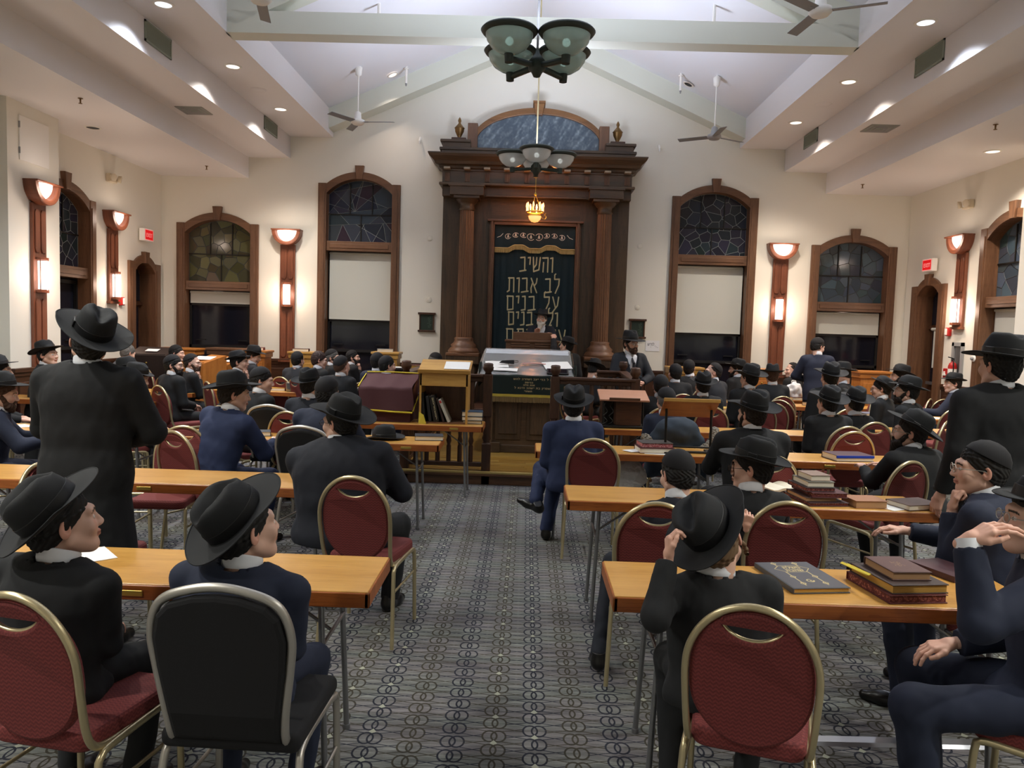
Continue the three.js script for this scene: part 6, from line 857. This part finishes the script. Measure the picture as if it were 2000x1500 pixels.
P('boy in dark glasses and black hat looking left, on the chair beyond the grey book', [1466, 915, 4.12], 2, { look: -62, pitch: -2, hat: 'wide', tilt: 14, hair: 'black', suit: 'black', glasses: 'black', lean: 8, wide: 1.3, chairAt: [1536] });
P('boy in black bending left with only a skullcap, before the hat-holding boy', [1322, 928, 4.1], 6, { look: -18, pitch: -14, hat: 'kippah', hair: 'black', suit: 'ink', lean: 22, side: -6, wide: 1.2, chairAt: [1284], R: { to: [1502, 1046, 3.5], pole: [.8, -.9, .1], dir: [-.05, 1, .0], palm: [0, -.2, -1], hand: 'fist' }, L: 'lap', legL: { knee: [-.36, .5, -.18], ankle: [-.42, .1, .1] } });
// middle of the hall
P('big man in dark navy suit on the left aisle chair, face turned left', [664, 826, 4.42], 8, { look: -60, pitch: 0, hat: 'big', tilt: 17, hair: 'black', suit: 'ink', trousers: 'black', glasses: 'black', wide: 1.55, lean: 10, side: -7, tone: .98, knees: .1, chairAt: [693], arms: 'front' });
P('tall man in a long black coat standing at left with his back turned', [176, 668, 3.95], 4, { look: -32, pitch: 6, roll: -8, stand: true, coat: true, hat: 'big', tilt: 22, hatRoll: -10, hair: 'black', suit: 'black', wide: 1.24, arms: 'front', beard: 'dark' });
P('tall man in a long black coat standing at right with wide flat hat', [1952, 716, 4.5], -12, { look: -14, hatRoll: -5, pitch: 2, stand: true, coat: true, hat: 'flat', tilt: 1, hatSize: 1.04, hair: 'black', suit: 'black', wide: 1.3, arms: 'down' });
P('man in a royal blue suit sitting by the aisle before the reading table', [1120, 794, 6.1], -8, { look: 2, pitch: 0, hat: 'wide', tilt: 18, hair: 'black', suit: 'blue', lean: 6, wide: 1.15, arms: 'lap', chairTurn: 10, chairAt: [1155], legL: { knee: [-.2, .6, -.32], ankle: [-.28, .4, -.06], toe: [.5, .9, .2] }, legR: { knee: [-.06, .51, -.42], ankle: [-.14, .085, -.34] } });
P('man in a blue suit at left leaning right, black hat, ear and cheek showing', [458, 770, 5.8], 26, { look: 62, pitch: -4, hat: 'big', tilt: 12, hair: 'dark', suit: 'blue', lean: 16, side: 6, wide: 1.08 });
P('broad man in a large black hat behind the third right table', [1468, 810, 5.6], -4, { look: -26, pitch: -2, hat: 'big', tilt: 14, hair: 'dark', beard: 'dark', suit: 'black', wide: 1.25, lean: 10 });
P('bearded man in glasses and large tilted hat at right, black coat, looking left', [1776, 846, 5.55], -24, { look: -62, pitch: 6, hat: 'big', tilt: 26, chairAt: [1766], hair: 'dark', beard: 'dark', long: .03, suit: 'black', glasses: 'silver', wide: 1.45, lean: 14, coat: true });
P('man with a skullcap and white collar left of the big navy-suited man', [640, 770, 6.02], 8, { look: 10, pitch: -4, hat: 'kippah', hair: 'black', suit: 'navy', chair: 'black', lean: 14, wide: 1.1 });
P('man in a dark purple jacket and black hat on a gold chair at left', [606, 754, 7.25], 10, { look: 16, pitch: -4, hat: 'wide', tilt: 14, hair: 'black', suit: 'ink', lean: 12 });
P('young man with dark hair and pale striped shirt looking right at left centre', [512, 744, 7.4], 40, { look: 72, pitch: -6, hat: 'kippah', hair: 'black', suit: 'black', open: true, lean: 10 });
P('boy in a navy jacket behind the blue coat with a fur hood', [1300, 784, 7.35], 0, { look: -8, pitch: -6, hat: 'kippah', hair: 'grey', suit: 'navy', lean: 14 });
P('broad man in a black hat seen from behind, left of a pair at right', [1616, 788, 7.5], -10, { look: -18, hat: 'big', tilt: 18, hair: 'black', suit: 'black', wide: 1.2, lean: 10, arms: 'lap', chairTurn: 6 });
P('man in a black hat seen from behind, right one of a pair at right', [1668, 788, 7.95], -6, { look: -12, hat: 'big', tilt: 16, hair: 'black', suit: 'black', lean: 10 });
P('man with white collar and black hair right of the wooden reading stand', [1290, 755, 8.7], 4, { look: 4, hat: 'kippah', hair: 'black', suit: 'black', lean: 8 });
P('person in a black hat at the left edge, nearer of two there', [4, 770, 5.75], 56, { look: 66, pitch: -8, hat: 'wide', hair: 'brown', beard: 'brown', suit: 'navy', chairLabel: 'gold-framed burgundy banquet chair at the left edge, nearer of two' });
P('person in a black hat at the left edge, farther of two there', [0, 726, 7.7], 60, { chairLabel: 'gold-framed burgundy banquet chair at the left edge, farther of two', look: 70, pitch: 4, hat: 'wide', tilt: 14, hair: 'black', suit: 'black' });
P('boy in glossy black hat peeking past the right shoulder of the standing left man', [268, 740, 7.5], 60, { look: 84, pitch: -10, hat: 'small', tilt: 2, hair: 'black', suit: 'black' });
P('person in a black hat just behind the glossy-hatted boy at left', [252, 726, 8.6], 50, { look: 70, hat: 'wide', hair: 'black', suit: 'black' });
P('person under the left pier sconce, face hidden to the eyes by the coat', [94, 694, 9.3], 70, { look: 96, pitch: 8, hat: 'wide', tilt: 14, hair: 'black', suit: 'black' });
P('grey-shirted person leaning an arm on the dark desk near the left door', [250, 690, 11.2], 50, { look: 30, pitch: -20, hat: 'none', hair: 'grey', suit: 'shirtGrey', trousers: 'black', lean: 30, chair: null, seat: .6 });
P('man with thick dark hair and glasses in profile on a red chair at left', [340, 714, 9.35], 34, { look: 80, chairAt: [314], hat: 'kippah', hair: 'black', suit: 'black', glasses: 'black', beard: 'dark', lean: 6 });
P('bareheaded man with a long nose behind the man in thick dark hair', [346, 691, 12.0], 50, { look: 84, hat: 'kippah', hair: 'black', suit: 'black' });
P('bearded man with a skullcap holding his hand to his mouth at left', [376, 710, 10.5], 46, { look: 82, hat: 'kippah', hair: 'dark', hairStyle: 'bald', beard: 'brown', glasses: 'silver', suit: 'black', R: 'chin', lean: 10 });
P('boy in a small black hat before the orange drawer desk', [468, 708, 10.1], 50, { look: 80, pitch: 2, hat: 'small', tilt: 12, hair: 'black', suit: 'black', R: 'chin' });
P('young man in a black hat looking down by the brown desk under the left window', [496, 696, 12.1], 60, { look: 84, pitch: -18, hat: 'wide', hair: 'dark', suit: 'grey' });
P('person in a grey jacket with cropped black hair beside the metal cup', [582, 704, 11.5], 20, { look: 20, hat: 'kippah', hair: 'black', suit: 'grey' });
P('boy with reddish hair and glasses in the front left rows', [624, 704, 11.2], 40, { look: 66, pitch: -6, hat: 'none', hair: 'auburn', glasses: 'black', suit: 'black' });
P('bespectacled bearded man with greying hair and skullcap under the left tall window', [650, 699, 12.2], 60, { look: 88, hat: 'kippah', hair: 'grey', beard: 'dark', glasses: 'black', suit: 'black', open: true });
P('man in profile with chin on hand under the left tall window', [690, 699, 13.1], 60, { look: 86, pitch: 6, hat: 'kippah', hair: 'black', beard: 'dark', suit: 'black', R: 'chin' });
P('balding man with skullcap and white collar in front of the left tall window', [668, 716, 9.8], 24, { look: 30, hat: 'kippah', tilt: 34, hair: 'brown', hairStyle: 'bald', suit: 'black' });
P('black-haired man left of a pair beyond the maroon draped lectern', [738, 708, 10.9], 20, { look: 20, hat: 'kippah', hair: 'black', suit: 'navy' });
P('man on the white chair, right of a pair beyond the maroon draped lectern', [757, 715, 10.3], 24, { look: 56, hat: 'kippah', hair: 'black', suit: 'navy', chair: 'white', chairLabel: 'white-framed black banquet chair beyond the maroon draped lectern' });
P('grey-haired person bending low at the left foot of the ark', [850, 706, 12.9], 70, { look: 100, pitch: -34, hat: 'kippah', hair: 'grey', suit: 'black', lean: 40 });
P('person in black with a bowed head right of the reading table', [1160, 724, 11.7], 40, { look: 40, pitch: -30, hat: 'wide', tilt: 10, hair: 'black', suit: 'black', lean: 26 });
P('man in a black hat with one ear showing, left of the bimah end post', [1318, 730, 10.75], -6, { look: -14, hat: 'kippah', hair: 'black', suit: 'black' });
P('man raising his face and hand in front of the right tall window', [1346, 720, 12.0], -20, { look: 20, pitch: 10, hat: 'kippah', hair: 'dark', suit: 'black', R: 'chin' });
P('man in black jacket with flat black hat, before stacked pale books', [1372, 754, 9.0], -4, { look: -6, hat: 'wide', hair: 'black', suit: 'black', wide: 1.1 });
P('balding clean-shaven man in a grey jacket looking left', [1392, 728, 11.0], -40, { look: -84, pitch: 6, hat: 'kippah', tilt: 36, hair: 'dark', hairStyle: 'bald', suit: 'grey' });
P('man in glasses, beard and black hat under the right tall window', [1438, 722, 12.3], -40, { look: -70, hat: 'wide', hair: 'dark', beard: 'dark', glasses: 'black', suit: 'black' });
P('man with a shiny creased black hat right of the balding man', [1463, 740, 9.5], -6, { look: -30, hat: 'big', tilt: 12, hair: 'black', suit: 'black' });
P('boy in a small black hat in front of the orange oak desk', [1508, 735, 10.9], -4, { look: 8, pitch: -4, hat: 'wide', tilt: 0, hair: 'brown', suit: 'black' });
P('person with a bare forehead half hidden by the standing man in navy', [1546, 724, 13.2], -40, { look: -90, hat: 'kippah', tilt: 40, hair: 'dark', hairStyle: 'bald', suit: 'black' });
P('young man in a navy suit standing at a far right table', [1597, 678, 12.05], 14, { look: 62, pitch: -16, stand: true, hat: 'kippah', hair: 'black', suit: 'navy', trousers: 'black', lean: 8, arms: 'front' });
P('man in a wide black hat between the broad pair and the standing navy man', [1620, 738, 9.3], -10, { look: -6, hat: 'big', tilt: 14, hair: 'black', suit: 'black' });
P('pale-faced boy looking down, hat brim upright, near the right outer window', [1644, 732, 11.0], -60, { look: -70, pitch: -22, hat: 'wide', tilt: 26, hair: 'black', suit: 'black' });
P('dark-haired boy in glasses with a tilted-up hat on the front, at right', [1720, 760, 9.35], -44, { look: -64, pitch: -4, hat: 'small', tilt: 40, hair: 'black', glasses: 'black', suit: 'black' });
P('man in profile with a beard and upturned hat before the right exit door', [1756, 736, 11.2], -50, { look: -80, hat: 'wide', tilt: 16, hair: 'dark', beard: 'dark', suit: 'black' });
P('man in glasses and black hat with a pale blue collar at right', [1770, 766, 8.2], -44, { look: -66, pitch: 4, hat: 'wide', tilt: 10, hair: 'black', beard: 'dark', glasses: 'silver', suit: 'black' });
P('boy in a navy jacket with folded hands below the red pull station', [1860, 750, 10.7], -58, { look: -84, hat: 'small', tilt: 8, hair: 'dark', suit: 'navy', arms: 'table' });
// speakers
P('white-bearded speaker in glasses and black hat behind the podium', [1058, 623, 13.5], 178, { look: 192, roll: 4, pitch: 4, stand: true, floor: .4, coat: true, hat: 'wide', tilt: 8, hair: 'grey', beard: 'white', long: .07, glasses: 'black', suit: 'ink', open: true, lean: 8, R: { to: [1046, 652, 13.12], pole: [.6, -1, .2], dir: [0, .8, -.5], hand: 'relaxed' }, L: { to: [1076, 655, 13.12], pole: [-.6, -1, .2] } });
P('boy in a black hat reaching up to the podium desk', [1106, 676, 12.4], -24, { look: -64, pitch: 6, stand: true, hat: 'small', tilt: 8, hair: 'black', suit: 'black', L: { to: [1080, 656, 12.8], pole: [-.5, -.8, .2] } });
P('bearded man with tie and wide hat standing right of the reading table', [1232, 672, 10.75], 158, { look: 146, stand: true, hat: 'flat', tilt: -2, hatSize: 1.06, hair: 'dark', beard: 'brown', glasses: 'silver', suit: 'grey', open: .34, tie: true, arms: 'front', wide: 1.08 });
// empty chairs
const at = (px, z) => atDepth(px, 850, -z).x;
chair('red', at(345, -5.5), -5.35, 176, 'empty burgundy chair facing the camera beyond the second left table');
chair('red', -2.3, -4.02, 92, 'empty burgundy chair whose seat shows under the second left table');
chair('red', -3.0, -5.75, 80, 'empty burgundy chair seen side-on behind the standing left man');
chair('black', at(548, -7.2), -7.2, 4, 'empty silver-framed black chair beyond the third left table');
chair('red', at(1637, -7.0), -7.0, -4, 'empty burgundy chair in front of the broad pair at right');
chair('red', at(1492, -9.5), -9.6, -10, 'empty burgundy chair right of the broad man in the large hat');
chair('red', at(1828, -11), -11.2, -6, 'empty burgundy chair near the fire extinguisher, farther of two');
chair('red', at(1838, -9.6), -9.65, -4, 'empty burgundy chair left of the standing right man, nearer of two');
chair('red', at(1555, -9.6), -10.1, 30, 'empty burgundy chair at far right before the boy in the small hat');
// coat with a fur hood hung on a chair back
{
  const c = atDepth(1322, 842, 6.9), o = thing('hooded_coat', 'blue-grey coat with a grey fur hood hung on a chair back', 'coat', [c.x, 0, -6.92]);
  const u = union([slab(V(0, .86, 0), V(0, .55, .05), .16, .23, V(1, 0, 0), .4), ell(V(0, .88, .03), V(.2, .13, .1)), cap(V(-.2, .8, .02), V(-.24, .5, .04), .05, .06), cap(V(.2, .8, .02), V(.25, .52, .04), .05, .06)], .06);
  mesh('cloth', surfaceNets((x, y, z) => max(u(x, y, z) + .012 * NZ.noise(x * 12, y * 12, z * 12), .46 - y), [-.36, .4, -.2], [.36, 1.08, .22], .014), M.coatBlue = std(0x2c3846, .8), o);
  const ring = [[-.29, .82, .06], [-.22, .74, .12], [-.08, .7, .15], [.08, .7, .15], [.2, .72, .13], [.3, .8, .1], [.33, .9, .06]], cv = new THREE.CatmullRomCurve3(ring.map((p) => V(...p))), pts = cv.getPoints(26), fur = union(pts.slice(1).map((p, i) => cap(pts[i], p, .038)), .02);
  mesh('fur_trim', surfaceNets((x, y, z) => fur(x, y, z) + .012 * NZ.noise(x * 60, y * 60, z * 60) + .008 * NZ.noise(x * 120, y * 120, z * 120), [-.4, .6, -.05], [.4, 1.0, .25], .007), std(0x7c766c, .95), o);
}
renderer.render(scene, camera);
